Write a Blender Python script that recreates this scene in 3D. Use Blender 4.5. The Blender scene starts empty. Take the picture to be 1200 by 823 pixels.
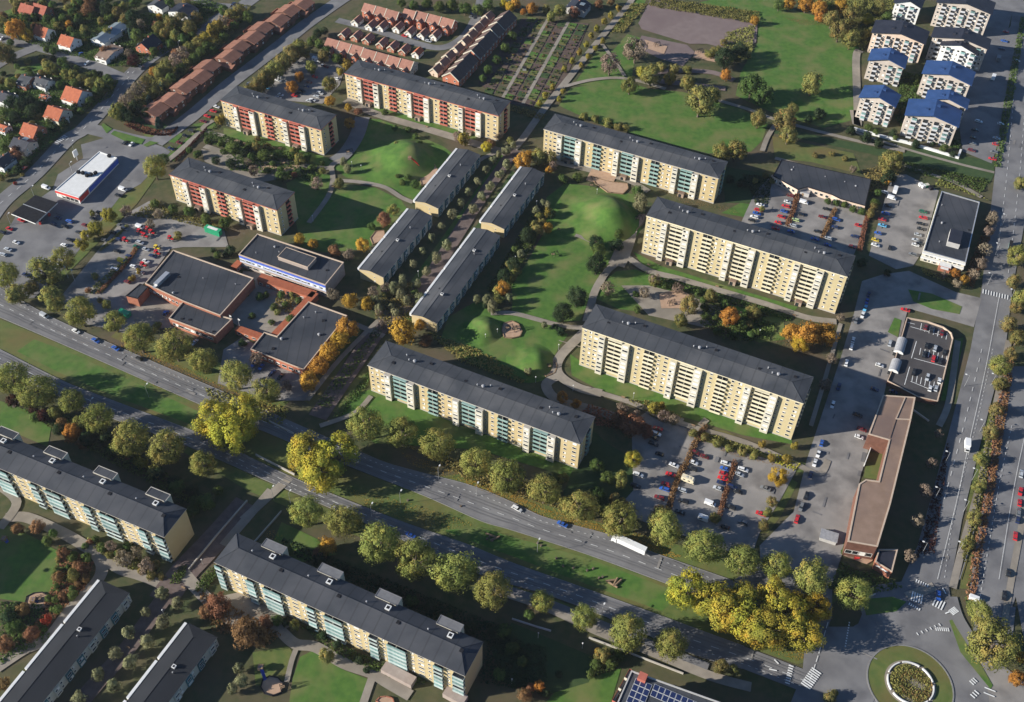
import bpy, bmesh, math, random
import numpy as np
from mathutils import Matrix, Vector
from math import cos, sin, radians, pi, atan2, hypot, sqrt

# ------------------------------------------------------------------ camera, sky, sun, exposure
S = bpy.context.scene
COL = S.collection
CAM_H, CAM_F, PITCH, ROLL = 377.867, 1247.064, 0.813345188, 0.0278675821
_f = np.array([0, cos(PITCH), -sin(PITCH)]); _x = np.array([1., 0, 0]); _u = np.cross(_x, _f)
_xr = cos(ROLL) * _x + sin(ROLL) * _u
_ur = -sin(ROLL) * _x + cos(ROLL) * _u
cam = bpy.data.objects.new('camera', bpy.data.cameras.new('camera'))
cam.data.sensor_width = 36; cam.data.lens = 36 * CAM_F / 1200
cam.data.clip_start = 1; cam.data.clip_end = 6000
m = Matrix.Identity(4)
for i in range(3):
    m[i][0] = _xr[i]; m[i][1] = _ur[i]; m[i][2] = -_f[i]
m[2][3] = CAM_H
cam.matrix_world = m
COL.objects.link(cam); S.camera = cam

SUN_AZ = radians(11.6)          # the way the light travels over the ground, from +x
SUN_EL = radians(21.1)
W = bpy.data.worlds.new('World'); S.world = W; W.use_nodes = True
nt = W.node_tree; bg = nt.nodes['Background']
sky = nt.nodes.new('ShaderNodeTexSky'); sky.sky_type = 'NISHITA'; sky.sun_disc = False
sky.sun_elevation = SUN_EL
sky.sun_rotation = atan2(-cos(SUN_AZ), -sin(SUN_AZ))
sky.air_density = 1.0; sky.dust_density = 0.15; sky.ozone_density = 6.0
nt.links.new(sky.outputs[0], bg.inputs[0]); bg.inputs[1].default_value = 0.066
sl = bpy.data.lights.new('sun', 'SUN'); sl.energy = 5.0; sl.angle = radians(0.5); sl.color = (1.0, 0.95, 0.86)
so = bpy.data.objects.new('sun', sl); COL.objects.link(so)
d = Vector((cos(SUN_AZ) * cos(SUN_EL), sin(SUN_AZ) * cos(SUN_EL), -sin(SUN_EL)))
so.rotation_euler = d.to_track_quat('-Z', 'Y').to_euler(); so.location = (-600, 300, 400)
S.view_settings.view_transform = 'Standard'; S.view_settings.look = 'None'
S.view_settings.exposure = 0.92; S.view_settings.gamma = 1
S.cycles.max_bounces = 4; S.cycles.diffuse_bounces = 2; S.cycles.glossy_bounces = 2
S.cycles.transmission_bounces = 3; S.cycles.transparent_max_bounces = 4

# ------------------------------------------------------------------ helpers
def G(px, py, z=0.0):
    """the point at height z that the photograph shows at (px, py)"""
    dd = _f * CAM_F + _xr * (px - 600) - _ur * (py - 411.5)
    t = (z - CAM_H) / dd[2]
    return (dd[0] * t, dd[1] * t)
def mpp(px, py):
    a = G(px - .5, py); b = G(px + .5, py)
    return hypot(b[0] - a[0], b[1] - a[1])
A24 = radians(-23.9); B66 = A24 + pi / 2
R = random.Random(7)
def P(s):
    return [tuple(float(v) for v in t.split(',')) for t in s.split()]

MATS = {}
def M(name, c1, c2=None, scale=.5, rough=.85, bump=0., detail=4., c3=None, scale3=.02, spec=.3, metal=0., rnd=0., seams=False):
    m = bpy.data.materials.new(name); m.use_nodes = True; MATS[name] = m
    n = m.node_tree.nodes; l = m.node_tree.links; b = n['Principled BSDF']
    b.inputs['Roughness'].default_value = rough; b.inputs['Specular IOR Level'].default_value = spec
    b.inputs['Metallic'].default_value = metal
    if c2 is None:
        c2 = tuple(v * .8 for v in c1)
    tc = n.new('ShaderNodeTexCoord')
    nz = n.new('ShaderNodeTexNoise'); nz.inputs['Scale'].default_value = scale; nz.inputs['Detail'].default_value = detail
    l.new(tc.outputs['Object'], nz.inputs['Vector'])
    rp = n.new('ShaderNodeValToRGB'); rp.color_ramp.elements[0].position = .35; rp.color_ramp.elements[1].position = .65
    rp.color_ramp.elements[0].color = (*c1, 1); rp.color_ramp.elements[1].color = (*c2, 1)
    l.new(nz.outputs[0], rp.inputs[0]); out = rp.outputs[0]
    if c3:
        n3 = n.new('ShaderNodeTexNoise'); n3.inputs['Scale'].default_value = scale3; n3.inputs['Detail'].default_value = 5
        l.new(tc.outputs['Object'], n3.inputs['Vector'])
        r3 = n.new('ShaderNodeValToRGB'); r3.color_ramp.elements[0].position = .45; r3.color_ramp.elements[1].position = .68
        l.new(n3.outputs[0], r3.inputs[0])
        mx = n.new('ShaderNodeMix'); mx.data_type = 'RGBA'
        l.new(r3.outputs[0], mx.inputs[0]); l.new(out, mx.inputs[6]); mx.inputs[7].default_value = (*c3, 1)
        out = mx.outputs[2]
    if seams:
        # lapped felt strips: a thin darker joint every few metres
        wv = n.new('ShaderNodeTexWave'); wv.wave_type = 'BANDS'; wv.bands_direction = 'X'; wv.inputs['Scale'].default_value = .062; wv.inputs['Distortion'].default_value = .4; wv.inputs['Detail'].default_value = 1
        l.new(tc.outputs['Object'], wv.inputs['Vector'])
        rs = n.new('ShaderNodeMapRange'); rs.inputs[1].default_value = 0; rs.inputs[2].default_value = .06; rs.inputs[3].default_value = .72; rs.inputs[4].default_value = 1; l.new(wv.outputs[1], rs.inputs[0])
        mm = n.new('ShaderNodeMix'); mm.data_type = 'RGBA'; mm.blend_type = 'MULTIPLY'; mm.inputs[0].default_value = 1
        l.new(out, mm.inputs[6]); l.new(rs.outputs[0], mm.inputs[7]); out = mm.outputs[2]
    if rnd:
        oi = n.new('ShaderNodeObjectInfo'); hs = n.new('ShaderNodeHueSaturation')
        mr = n.new('ShaderNodeMapRange'); mr.inputs[3].default_value = 1 - rnd; mr.inputs[4].default_value = 1 + rnd
        l.new(oi.outputs['Random'], mr.inputs[0]); l.new(mr.outputs[0], hs.inputs['Value']); l.new(out, hs.inputs['Color']); out = hs.outputs[0]
    l.new(out, b.inputs['Base Color'])
    if bump:
        bp = n.new('ShaderNodeBump'); bp.inputs['Strength'].default_value = bump; bp.inputs['Distance'].default_value = .15
        l.new(nz.outputs[0], bp.inputs['Height']); l.new(bp.outputs[0], b.inputs['Normal'])
    return m
def leafmat(name, c1, c2, hue=.03, val=.25, scale=2.2, c3=None):
    m = bpy.data.materials.new(name); m.use_nodes = True; MATS[name] = m
    n = m.node_tree.nodes; l = m.node_tree.links; n.remove(n['Principled BSDF'])
    tc = n.new('ShaderNodeTexCoord'); oi = n.new('ShaderNodeObjectInfo')
    ad = n.new('ShaderNodeVectorMath'); ad.operation = 'ADD'
    l.new(tc.outputs['Object'], ad.inputs[0])
    mu = n.new('ShaderNodeMath'); mu.operation = 'MULTIPLY'; mu.inputs[1].default_value = 50
    l.new(oi.outputs['Random'], mu.inputs[0]); l.new(mu.outputs[0], ad.inputs[1])
    nz = n.new('ShaderNodeTexNoise'); nz.inputs['Scale'].default_value = scale; nz.inputs['Detail'].default_value = 3
    l.new(ad.outputs[0], nz.inputs['Vector'])
    rp = n.new('ShaderNodeValToRGB'); rp.color_ramp.elements[0].position = .36; rp.color_ramp.elements[1].position = .64
    rp.color_ramp.elements[0].color = (*c1, 1); rp.color_ramp.elements[1].color = (*c2, 1)
    if c3:
        rp.color_ramp.elements[1].position = .54; e = rp.color_ramp.elements.new(.67); e.color = (*c3, 1)
    l.new(nz.outputs[0], rp.inputs[0])
    hs = n.new('ShaderNodeHueSaturation')
    for k, lo, hi in (('Hue', .5 - hue, .5 + hue), ('Value', 1 - val, 1 + val)):
        w = n.new('ShaderNodeTexWhiteNoise'); w.noise_dimensions = '1D'
        a = n.new('ShaderNodeMath'); a.operation = 'ADD'; a.inputs[1].default_value = 3.7 if k == 'Hue' else 9.1
        l.new(mu.outputs[0], a.inputs[0]); l.new(a.outputs[0], w.inputs['W'])
        mr = n.new('ShaderNodeMapRange'); mr.inputs[3].default_value = lo; mr.inputs[4].default_value = hi
        l.new(w.outputs['Value'], mr.inputs[0]); l.new(mr.outputs[0], hs.inputs[k])
    l.new(rp.outputs[0], hs.inputs['Color'])
    df = n.new('ShaderNodeBsdfDiffuse'); tr = n.new('ShaderNodeBsdfTranslucent'); mx = n.new('ShaderNodeMixShader')
    mx.inputs[0].default_value = .35
    l.new(hs.outputs[0], df.inputs[0]); l.new(hs.outputs[0], tr.inputs[0])
    l.new(df.outputs[0], mx.inputs[1]); l.new(tr.outputs[0], mx.inputs[2]); l.new(mx.outputs[0], n['Material Output'].inputs[0])
    return m

M('ground', (.045, .06, .02), (.085, .08, .035), .25, .95, .4, c3=(.10, .075, .045), scale3=.035)
M('lawn', (.050, .114, .018), (.074, .148, .024), .35, .95, .2, c3=(.130, .145, .045), scale3=.08)
M('meadow', (.075, .112, .026), (.115, .135, .036), .3, .95, .25, c3=(.13, .10, .035), scale3=.04)
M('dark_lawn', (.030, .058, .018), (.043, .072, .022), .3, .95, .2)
M('asphalt', (.155, .15, .15), (.195, .19, .188), .06, .9, .05, c3=(.12, .117, .12), scale3=.09)
M('old_asphalt', (.215, .20, .185), (.265, .245, .225), .12, .92, .05, c3=(.135, .125, .118), scale3=.09)
M('dark_asphalt', (.055, .05, .05), (.072, .066, .066), .15, .9, .05)
M('path', (.23, .20, .165), (.28, .245, .20), .3, .95, .05, c3=(.19, .165, .13), scale3=.06)
M('shaded_brickpath', (.105, .078, .070), (.14, .105, .092), .4, .95, .05)  # brick paving, with the shade of the lanes darkened into its colour
M('sand', (.36, .235, .155), (.42, .28, .19), .5, .95, .1)
M('gravel', (.165, .125, .115), (.195, .15, .14), .2, .95, .1, c3=(.15, .11, .105), scale3=.03)
M('soil', (.07, .045, .04), (.11, .08, .06), .3, .95, .2)
M('white_paint', (.72, .72, .70), (.6, .6, .58), .8)
M('kerb', (.17, .165, .16), (.21, .205, .20), 1.)
M('slate_roof', (.043, .047, .054), (.055, .059, .067), .12, .8, .05, c3=(.085, .086, .09), scale3=.06, seams=True)
M('dark_roof', (.030, .034, .042), (.038, .042, .051), .1, .75, .04, c3=(.058, .060, .068), scale3=.05, seams=True)
M('blue_roof', (.022, .052, .14), (.030, .068, .18), .2, .5, .03, spec=.4)
M('navy_roof', (.018, .02, .03), (.026, .028, .04), .2, .6)
M('glass_roof', (.16, .20, .23), (.22, .26, .28), .2, .25, spec=.6)
M('brown_roof', (.205, .092, .06), (.255, .12, .078), .5, .85, .2, rnd=.12)
M('pink_roof', (.25, .118, .085), (.31, .155, .112), .5, .85, .2, rnd=.1)
M('orange_roof', (.30, .085, .04), (.37, .112, .052), .6, .85, .2, rnd=.12)
M('red_roof', (.28, .08, .05), (.34, .105, .065), .6, .85, .2, rnd=.1)
M('taupe_roof', (.21, .14, .10), (.25, .17, .125), .25, .85, .05, c3=(.16, .11, .09), scale3=.05)
M('cream_wall', (.47, .39, .22), (.51, .425, .25), .35, .9, c3=(.47, .385, .215), scale3=.08)
M('yellow_wall', (.47, .37, .195), (.505, .40, .22), .35, .9, c3=(.47, .365, .19), scale3=.08)
M('pale_wall', (.50, .465, .37), (.55, .51, .41), .4, .9)
M('white_wall', (.66, .655, .63), (.60, .595, .57), .4, .9)
M('grey_wall', (.36, .35, .33), (.42, .40, .38), .4, .9)
M('ochre_wall', (.50, .38, .20), (.55, .42, .23), .3, .9)
M('peach_wall', (.56, .43, .33), (.61, .475, .37), .4, .9)
M('brick', (.30, .115, .07), (.38, .15, .09), .8, .9, .1, rnd=.1)
M('orange_brick', (.36, .125, .07), (.42, .15, .09), .5, .9, .1)
M('brown_brick', (.13, .06, .04), (.17, .08, .055), .6, .9, .1)
M('coping', (.44, .335, .25), (.50, .39, .295), .6, .8)
M('metal', (.5, .5, .5), (.6, .6, .6), .8, .4, metal=.6)
M('dark_metal', (.016, .016, .019), (.024, .024, .028), .8, .9, spec=.05)
M('glass', (.018, .02, .022), (.03, .034, .038), .7, .12, spec=.6)
M('blind', (.66, .63, .57), (.74, .71, .65), .6, .7, rnd=.15)
M('frame', (.68, .66, .60), (.74, .72, .66), .5, .7)
M('red_panel', (.36, .105, .07), (.44, .13, .09), .5, .8, rnd=.12)
M('green_panel', (.20, .31, .28), (.26, .37, .335), .5, .8, rnd=.12)
M('vent_metal', (.24, .24, .25), (.32, .32, .33), .8, .5)
M('glazed_panel', (.32, .39, .375), (.44, .50, .475), .5, .5, rnd=.2)
M('porch_wall', (.30, .22, .16), (.36, .27, .2), .8, .9)
M('cream_panel', (.60, .535, .37), (.66, .59, .42), .5, .8, rnd=.06)
M('teal_glass', (.10, .20, .20), (.26, .38, .36), 1.2, .25, spec=.6, rnd=.3)
M('teal_panel', (.045, .12, .13), (.07, .16, .17), .6, .7, rnd=.25)
M('concrete', (.36, .33, .29), (.42, .39, .34), .4, .9)
M('bark', (.10, .075, .055), (.15, .115, .085), 3., .95)
M('wood', (.20, .135, .08), (.26, .175, .105), 2., .9)
M('tar_patch', (.11, .107, .107), (.135, .13, .13), .4, .9)
M('felt_grey', (.13, .13, .135), (.16, .16, .165), .6, .9)
M('dark_tile', (.095, .062, .052), (.125, .082, .068), .5, .85, .2, rnd=.1)
leafmat('leaf_straw', (.24, .21, .045), (.38, .30, .06), .02, .14, 1.8)
M('wing_wall', (.30, .24, .205), (.35, .285, .245), .5, .9)
M('pale_blue', (.40, .44, .56), (.50, .54, .64), .8, .6)
M('worn_asphalt', (.128, .124, .124), (.155, .15, .15), .3, .85)
M('charcoal_roof', (.017, .019, .023), (.023, .025, .03), .12, .8, .04)
M('balcony_white', (.46, .46, .47), (.52, .52, .53), .5, .7)
M('tower_wall', (.43, .37, .315), (.48, .415, .355), .35, .9)
M('tyre', (.02, .02, .02), (.03, .03, .03), 4., .9)
M('carglass', (.015, .018, .022), (.025, .03, .034), 2., .1, spec=.7)
M('solar', (.012, .022, .07), (.02, .03, .09), 3., .15, spec=.7)
M('red_tarp', (.55, .035, .03), (.62, .06, .05), 1., .6)
M('blue_plastic', (.05, .10, .45), (.07, .14, .55), 1., .5)
M('green_plastic', (.02, .26, .12), (.03, .33, .16), 1., .5)
CARC = dict(white=(.72, .72, .71), silver=(.42, .44, .46), grey=(.16, .165, .17), black=(.018, .018, .02), navy=(.018, .03, .09),
            blue=(.03, .10, .38), red=(.52, .025, .03), maroon=(.16, .018, .022), green=(.02, .13, .07), yellow=(.72, .52, .05),
            cream=(.70, .62, .44), cyan=(.12, .40, .62), lime=(.45, .55, .25))
for k, c in CARC.items():
    M('car_' + k, c, tuple(v * .93 for v in c), .6, .28, spec=.6)
leafmat('leaf_lime', (.19, .215, .058), (.29, .295, .082), .018, .13, 1.7, (.34, .28, .075))
leafmat('leaf_olive', (.17, .175, .06), (.27, .245, .08), .03, .2, 1.8, (.30, .21, .065))
leafmat('leaf_yellow', (.24, .26, .05), (.46, .40, .06), .018, .1, 1.5, (.52, .37, .055))
leafmat('leaf_gold', (.40, .28, .035), (.56, .43, .05), .02, .12, 1.6)
leafmat('leaf_orange', (.36, .19, .04), (.56, .32, .06), .02, .16)
leafmat('leaf_rust', (.21, .12, .065), (.33, .18, .085), .025, .2)
leafmat('leaf_red', (.22, .04, .025), (.34, .06, .035), .015, .2)
leafmat('leaf_plum', (.05, .022, .02), (.09, .04, .03), .02, .2)
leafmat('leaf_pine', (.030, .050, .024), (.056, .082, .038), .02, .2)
leafmat('leaf_blue', (.03, .055, .05), (.05, .085, .075), .02, .2)
leafmat('leaf_green', (.075, .12, .035), (.13, .175, .05), .02, .2)
leafmat('leaf_pale', (.19, .195, .10), (.29, .285, .15), .02, .15)
leafmat('leaf_bare', (.21, .165, .12), (.31, .24, .175), .02, .15)

class MB:
    def __init__(s): s.v = []; s.f = []; s.i = []; s.names = []
    def mi(s, m):
        if m not in s.names: s.names.append(m)
        return s.names.index(m)
    def poly(s, pts, m):
        b = len(s.v); s.v += [tuple(p) for p in pts]; s.f.append(tuple(range(b, b + len(pts)))); s.i.append(s.mi(m))
    def box(s, x0, y0, z0, x1, y1, z1, m, top=None):
        b = len(s.v); k = s.mi(m); t = s.mi(top) if top else k
        s.v += [(x0, y0, z0), (x1, y0, z0), (x1, y1, z0), (x0, y1, z0), (x0, y0, z1), (x1, y0, z1), (x1, y1, z1), (x0, y1, z1)]
        for q, kk in (((0, 3, 2, 1), k), ((4, 5, 6, 7), t), ((0, 1, 5, 4), k), ((1, 2, 6, 5), k), ((2, 3, 7, 6), k), ((3, 0, 4, 7), k)):
            s.f.append(tuple(b + j for j in q)); s.i.append(kk)
    def prism(s, pts, z0, z1, m, top=None, cap=True):
        n = len(pts)
        a = sum(pts[i][0] * pts[(i + 1) % n][1] - pts[(i + 1) % n][0] * pts[i][1] for i in range(n))
        if a < 0: pts = pts[::-1]
        b = len(s.v); k = s.mi(m)
        s.v += [(p[0], p[1], z0) for p in pts] + [(p[0], p[1], z1) for p in pts]
        for i in range(n):
            j = (i + 1) % n; s.f.append((b + i, b + j, b + n + j, b + n + i)); s.i.append(k)
        if cap:
            s.f.append(tuple(b + n + i for i in range(n))); s.i.append(s.mi(top) if top else k)
    def cyl(s, x, y, z0, z1, r0, m, r1=None, n=8, top=None):
        r1 = r0 if r1 is None else r1; b = len(s.v); k = s.mi(m)
        for z, r in ((z0, r0), (z1, r1)):
            s.v += [(x + r * cos(2 * pi * i / n), y + r * sin(2 * pi * i / n), z) for i in range(n)]
        for i in range(n):
            j = (i + 1) % n; s.f.append((b + i, b + j, b + n + j, b + n + i)); s.i.append(k)
        s.f.append(tuple(b + n + i for i in range(n))); s.i.append(s.mi(top) if top else k)
    def bar(s, p, q, r0, r1, m, n=6):
        p = Vector(p); q = Vector(q); ax = (q - p).normalized()
        u = ax.orthogonal().normalized(); w = ax.cross(u); b = len(s.v); k = s.mi(m)
        for c, r in ((p, r0), (q, r1)):
            s.v += [tuple(c + (u * cos(2 * pi * i / n) + w * sin(2 * pi * i / n)) * r) for i in range(n)]
        for i in range(n):
            j = (i + 1) % n; s.f.append((b + i, b + j, b + n + j, b + n + i)); s.i.append(k)
        s.f.append(tuple(b + n + i for i in range(n))); s.i.append(k)
    def mesh(s, name, smooth=False):
        me = bpy.data.meshes.new(name); me.from_pydata(s.v, [], s.f)
        for m in s.names: me.materials.append(MATS[m])
        if s.i: me.polygons.foreach_set('material_index', s.i)
        if smooth: me.polygons.foreach_set('use_smooth', [True] * len(me.polygons))
        me.update(); return me
    def obj(s, name, parent=None, loc=None, rz=0, smooth=False, kind=None):
        return link(name, s.mesh(name, smooth), parent, loc, rz, kind)
def link(name, me, parent=None, loc=None, rz=0, kind=None, scale=None):
    o = bpy.data.objects.new(name, me); COL.objects.link(o)
    if loc is not None: o.location = loc
    if rz: o.rotation_euler = (0, 0, rz)
    if scale is not None: o.scale = scale
    if parent is not None: o.parent = parent
    if kind: o['kind'] = kind
    return o
REG = []        # (object, description, place, category, pixel)
def thing(name, loc, rz, desc, place, cat, px, me=None):
    o = link(name, me, None, (loc[0], loc[1], loc[2] if len(loc) > 2 else 0), rz)
    reg(o, desc, place, cat, px); return o
def reg(o, desc, place, cat, px):
    REG.append((o, desc, place, cat, px))
ORD = ('first second third fourth fifth sixth seventh eighth ninth tenth eleventh twelfth thirteenth fourteenth fifteenth sixteenth seventeenth '
       'eighteenth nineteenth twentieth').split()
_o9 = ORD[:9]
for a_, b_ in (('twenty', 'thirtieth'), ('thirty', 'fortieth'), ('forty', 'fiftieth'), ('fifty', 'sixtieth'), ('sixty', 'seventieth'), ('seventy', 'eightieth')): ORD += [a_ + '-' + w for w in _o9] + [b_]
def finish_labels():
    grp = {}
    for r in REG: grp.setdefault((r[1], r[2]), []).append(r)
    for (desc, place), rs in grp.items():
        if len(rs) > 1:
            xs = [r[4][0] for r in rs]; ys = [r[4][1] for r in rs]
            byx = max(xs) - min(xs) >= max(ys) - min(ys)
            rs = sorted(rs, key=lambda r: r[4][0] if byx else r[4][1])
        for k, (o, _, _, cat, px) in enumerate(rs):
            o['label'] = (desc + ' ' + place).strip() if len(rs) == 1 else '%s %s, %s from the %s' % (
                desc, place, 'last' if 0 and k == len(rs) - 1 else ORD[k], 'left' if byx else 'top')
            o['category'] = cat
    gp = {}
    for o, desc, place, cat, px in REG: gp.setdefault((cat, place), []).append(o)
    for (cat, place), os_ in gp.items():
        if len(os_) > 1:
            for o in os_: o['group'] = cat + 's ' + place

_layer = [0]
def sheet(name, pts, mat, z, world=False, kind='structure'):
    _layer[0] += 1
    zz = z + (_layer[0] % 40) * .0045
    w = pts if world else [G(*p) for p in pts]
    b = MB(); b.poly([(x, y, zz) for x, y in w], mat)
    me = b.mesh(name)
    if me.polygons[0].normal.z < 0: me.flip_normals()
    return link(name, me, kind=kind)
def smooth_line(w, n=6):
    out = []
    for i in range(len(w) - 1):
        p0 = w[max(i - 1, 0)]; p1 = w[i]; p2 = w[i + 1]; p3 = w[min(i + 2, len(w) - 1)]
        for k in range(n):
            t = k / n
            out.append(tuple(.5 * (2 * p1[j] + (p2[j] - p0[j]) * t + (2 * p0[j] - 5 * p1[j] + 4 * p2[j] - p3[j]) * t * t +
                                   (3 * p1[j] - p0[j] - 3 * p2[j] + p3[j]) * t ** 3) for j in (0, 1)))
    return out + [tuple(w[-1])]
def offset_line(w, dist):
    out = []
    for i in range(len(w)):
        a = w[max(i - 1, 0)]; b = w[min(i + 1, len(w) - 1)]
        dx, dy = b[0] - a[0], b[1] - a[1]; l = hypot(dx, dy) or 1
        out.append((w[i][0] - dy / l * dist, w[i][1] + dx / l * dist))
    return out
def ribbon(name, pts, width, mat, z, world=False, kind='structure', sm=True, h=0):
    w = pts if world else [G(*p) for p in pts]
    if sm and len(w) > 2: w = smooth_line(w)
    a = offset_line(w, width / 2); b = offset_line(w, -width / 2)
    _layer[0] += 1; zz = z + (_layer[0] % 40) * .0045
    m = MB()
    for i in range(len(w) - 1):
        m.poly([(*b[i], zz + h), (*b[i + 1], zz + h), (*a[i + 1], zz + h), (*a[i], zz + h)], mat)
        if h:
            m.poly([(*b[i], 0), (*b[i + 1], 0), (*b[i + 1], zz + h), (*b[i], zz + h)], mat)
            m.poly([(*a[i + 1], 0), (*a[i], 0), (*a[i], zz + h), (*a[i + 1], zz + h)], mat)
    if h:
        for i, (p, q) in ((0, (a[0], b[0])), (1, (b[-1], a[-1]))):
            m.poly([(*p, 0), (*q, 0), (*q, zz + h), (*p, zz + h)], mat)
    return m.obj(name, kind=kind)
def inset(poly, dist):
    n = len(poly)
    a = sum(poly[i][0] * poly[(i + 1) % n][1] - poly[(i + 1) % n][0] * poly[i][1] for i in range(n))
    if a < 0: poly = poly[::-1]
    out = []
    for i in range(n):
        p0 = Vector(poly[i - 1]); p1 = Vector(poly[i]); p2 = Vector(poly[(i + 1) % n])
        d1 = (p1 - p0).normalized(); d2 = (p2 - p1).normalized()
        n1 = Vector((-d1.y, d1.x)); n2 = Vector((-d2.y, d2.x)); b = n1 + n2
        q = p1 + b * (dist / max(.25, b.dot(n1)))
        out.append((q.x, q.y))
    return poly, out
def inside(p, poly):
    c = False; n = len(poly); j = n - 1
    for i in range(n):
        if (poly[i][1] > p[1]) != (poly[j][1] > p[1]) and p[0] < (poly[j][0] - poly[i][0]) * (p[1] - poly[i][1]) / (poly[j][1] - poly[i][1]) + poly[i][0]:
            c = not c
        j = i
    return c

# ------------------------------------------------------------------ the ground
b = MB(); b.poly([(-1800, -600, 0), (1800, -600, 0), (1800, 3000, 0), (-1800, 3000, 0)], 'ground'); b.obj('ground', kind='structure')
LAWN, ROAD, PATH, MARK = .02, .2, .4, .6
for mat, s in (
    ('lawn', '418,138 445,140 470,150 520,172 537,185 485,236 470,228 440,217 405,208 392,196 400,175 412,160'),
    ('lawn', '335,215 362,202 388,205 395,215 440,220 470,235 478,246 470,256 450,275 430,292 380,296 352,290 345,250'),
    ('lawn', '446,122 560,156 556,166 520,160 430,134'),
    ('lawn', '262,150 300,158 380,184 408,190 395,200 340,190 262,158'),
    ('lawn', '640,232 662,215 690,218 725,226 752,228 757,255 735,268 730,292 726,300 705,315 690,352 680,376 640,378 600,366 600,335 622,300 640,268'),
    ('lawn', '525,372 560,352 600,368 650,383 666,392 655,407 645,428 628,446 600,442 560,430 515,402'),
    ('lawn', '655,124 668,104 700,98 725,93 760,104 800,108 870,128 900,146 893,165 880,178 830,180 790,170 700,145'),
    ('lawn', '820,3 860,-6 920,-6 930,12 960,20 1005,50 1009,70 1002,140 965,150 930,140 900,130 862,112 868,85 888,50 880,20'),
    ('lawn', '718,60 735,40 752,45 745,62 740,95 690,100 672,100 700,60'), ('lawn', '735,2 760,-4 752,10 728,36 718,36'),
    ('lawn', '742,295 775,312 850,335 935,360 928,368 850,344 790,326 752,310'),
    ('lawn', '722,318 745,316 770,326 800,336 770,345 745,365 724,362 698,350 706,332'),
    ('lawn', '668,415 690,430 740,448 830,475 928,503 928,521 870,510 780,482 700,456 670,440'),
    ('lawn', '415,462 436,456 560,498 680,545 694,556 690,566 560,527 480,522 440,520 398,488'),
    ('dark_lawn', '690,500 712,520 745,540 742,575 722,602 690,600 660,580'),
    ('meadow', '0,374 79,407 150,438 232,474 255,482 330,512 375,535 494,580 563,611 600,622 690,651 784,686 860,713 955,745 960,770 935,779 872,757 779,723 685,689 600,659 546,637 466,609 359,566 300,539 255,516 143,473 76,447 0,409'),
    ('lawn', '40,398 79,412 150,445 232,482 225,498 143,468 76,440 20,412'), ('lawn', '560,618 690,655 784,690 800,700 775,716 685,684 600,652 520,622'),
    ('lawn', '858,358 918,370 920,398 890,402 862,390 850,372'),
    ('lawn', '0,612 40,630 78,652 82,680 62,702 30,706 0,702'),
    ('lawn', '352,770 372,760 402,785 434,797 425,830 338,830 343,795'), ('meadow', '296,765 338,757 346,770 335,797 300,805'),
    ('lawn', '635,830 655,805 690,795 728,783 714,830'), ('lawn', '330,612 372,632 395,650 350,660 318,640'),
    ('lawn', '0,470 30,480 60,502 56,524 0,500'),
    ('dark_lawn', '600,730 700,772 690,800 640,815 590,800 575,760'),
    ('lawn', '1118,398 1129,396 1116,470 1102,470'), ('meadow', '1184,600 1202,560 1205,690 1180,690'),
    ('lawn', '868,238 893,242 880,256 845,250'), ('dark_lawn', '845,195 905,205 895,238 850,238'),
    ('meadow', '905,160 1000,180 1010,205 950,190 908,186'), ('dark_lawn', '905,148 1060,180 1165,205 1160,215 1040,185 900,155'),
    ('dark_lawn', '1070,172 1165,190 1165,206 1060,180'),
    ('meadow', '110,215 145,230 165,215 200,170 206,176 160,240 100,300 70,330 60,310'),
    ('lawn', '195,185 232,150 240,156 205,190'), ('lawn', '226,146 250,142 255,150 236,154'),
    ('lawn', '145,130 160,127 215,158 205,168 170,160'), ('dark_lawn', '172,140 205,150 200,162 150,150'),
    ('lawn', '86,150 94,155 40,212 -4,250 -6,236 40,195'), ('lawn', '20,80 55,72 70,84 40,100 10,100'), ('lawn', '0,15 30,5 25,22 0,32'),
    ('meadow', '5,95 60,100 80,150 40,180 0,180'), ('meadow', '0,30 70,20 160,30 150,70 80,70'),
    ('meadow', '222,520 300,560 384,596 470,634 559,674 640,699 703,722 807,767 800,775 700,735 560,690 470,650 380,612 290,575 215,530'),
    ('meadow', '494,560 560,572 600,592 639,609 716,630 768,651 856,682 960,722 985,700 960,690 880,665 800,640 700,612 620,585 540,556'),
    ('meadow', '130,395 262,455 330,480 340,470 300,440 200,405 140,385'),
    ('meadow', '800,502 850,505 900,530 950,545 940,555 880,540 815,515'), ('meadow', '895,600 925,560 935,566 915,605 900,625 885,625'),
    ('meadow', '1135,580 1160,480 1180,470 1165,560 1140,690 1125,690'), ('meadow', '1130,700 1150,690 1165,740 1150,760'),
    ('meadow', '340,460 405,385 425,385 372,480'), ('meadow', '385,480 455,400 440,440 405,490'),
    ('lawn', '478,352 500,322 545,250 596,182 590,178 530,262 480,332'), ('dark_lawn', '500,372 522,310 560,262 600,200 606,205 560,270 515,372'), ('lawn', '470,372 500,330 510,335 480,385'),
):
    sheet('lawn' if mat == 'lawn' else 'grass_strip', P(s), mat, LAWN)
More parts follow.
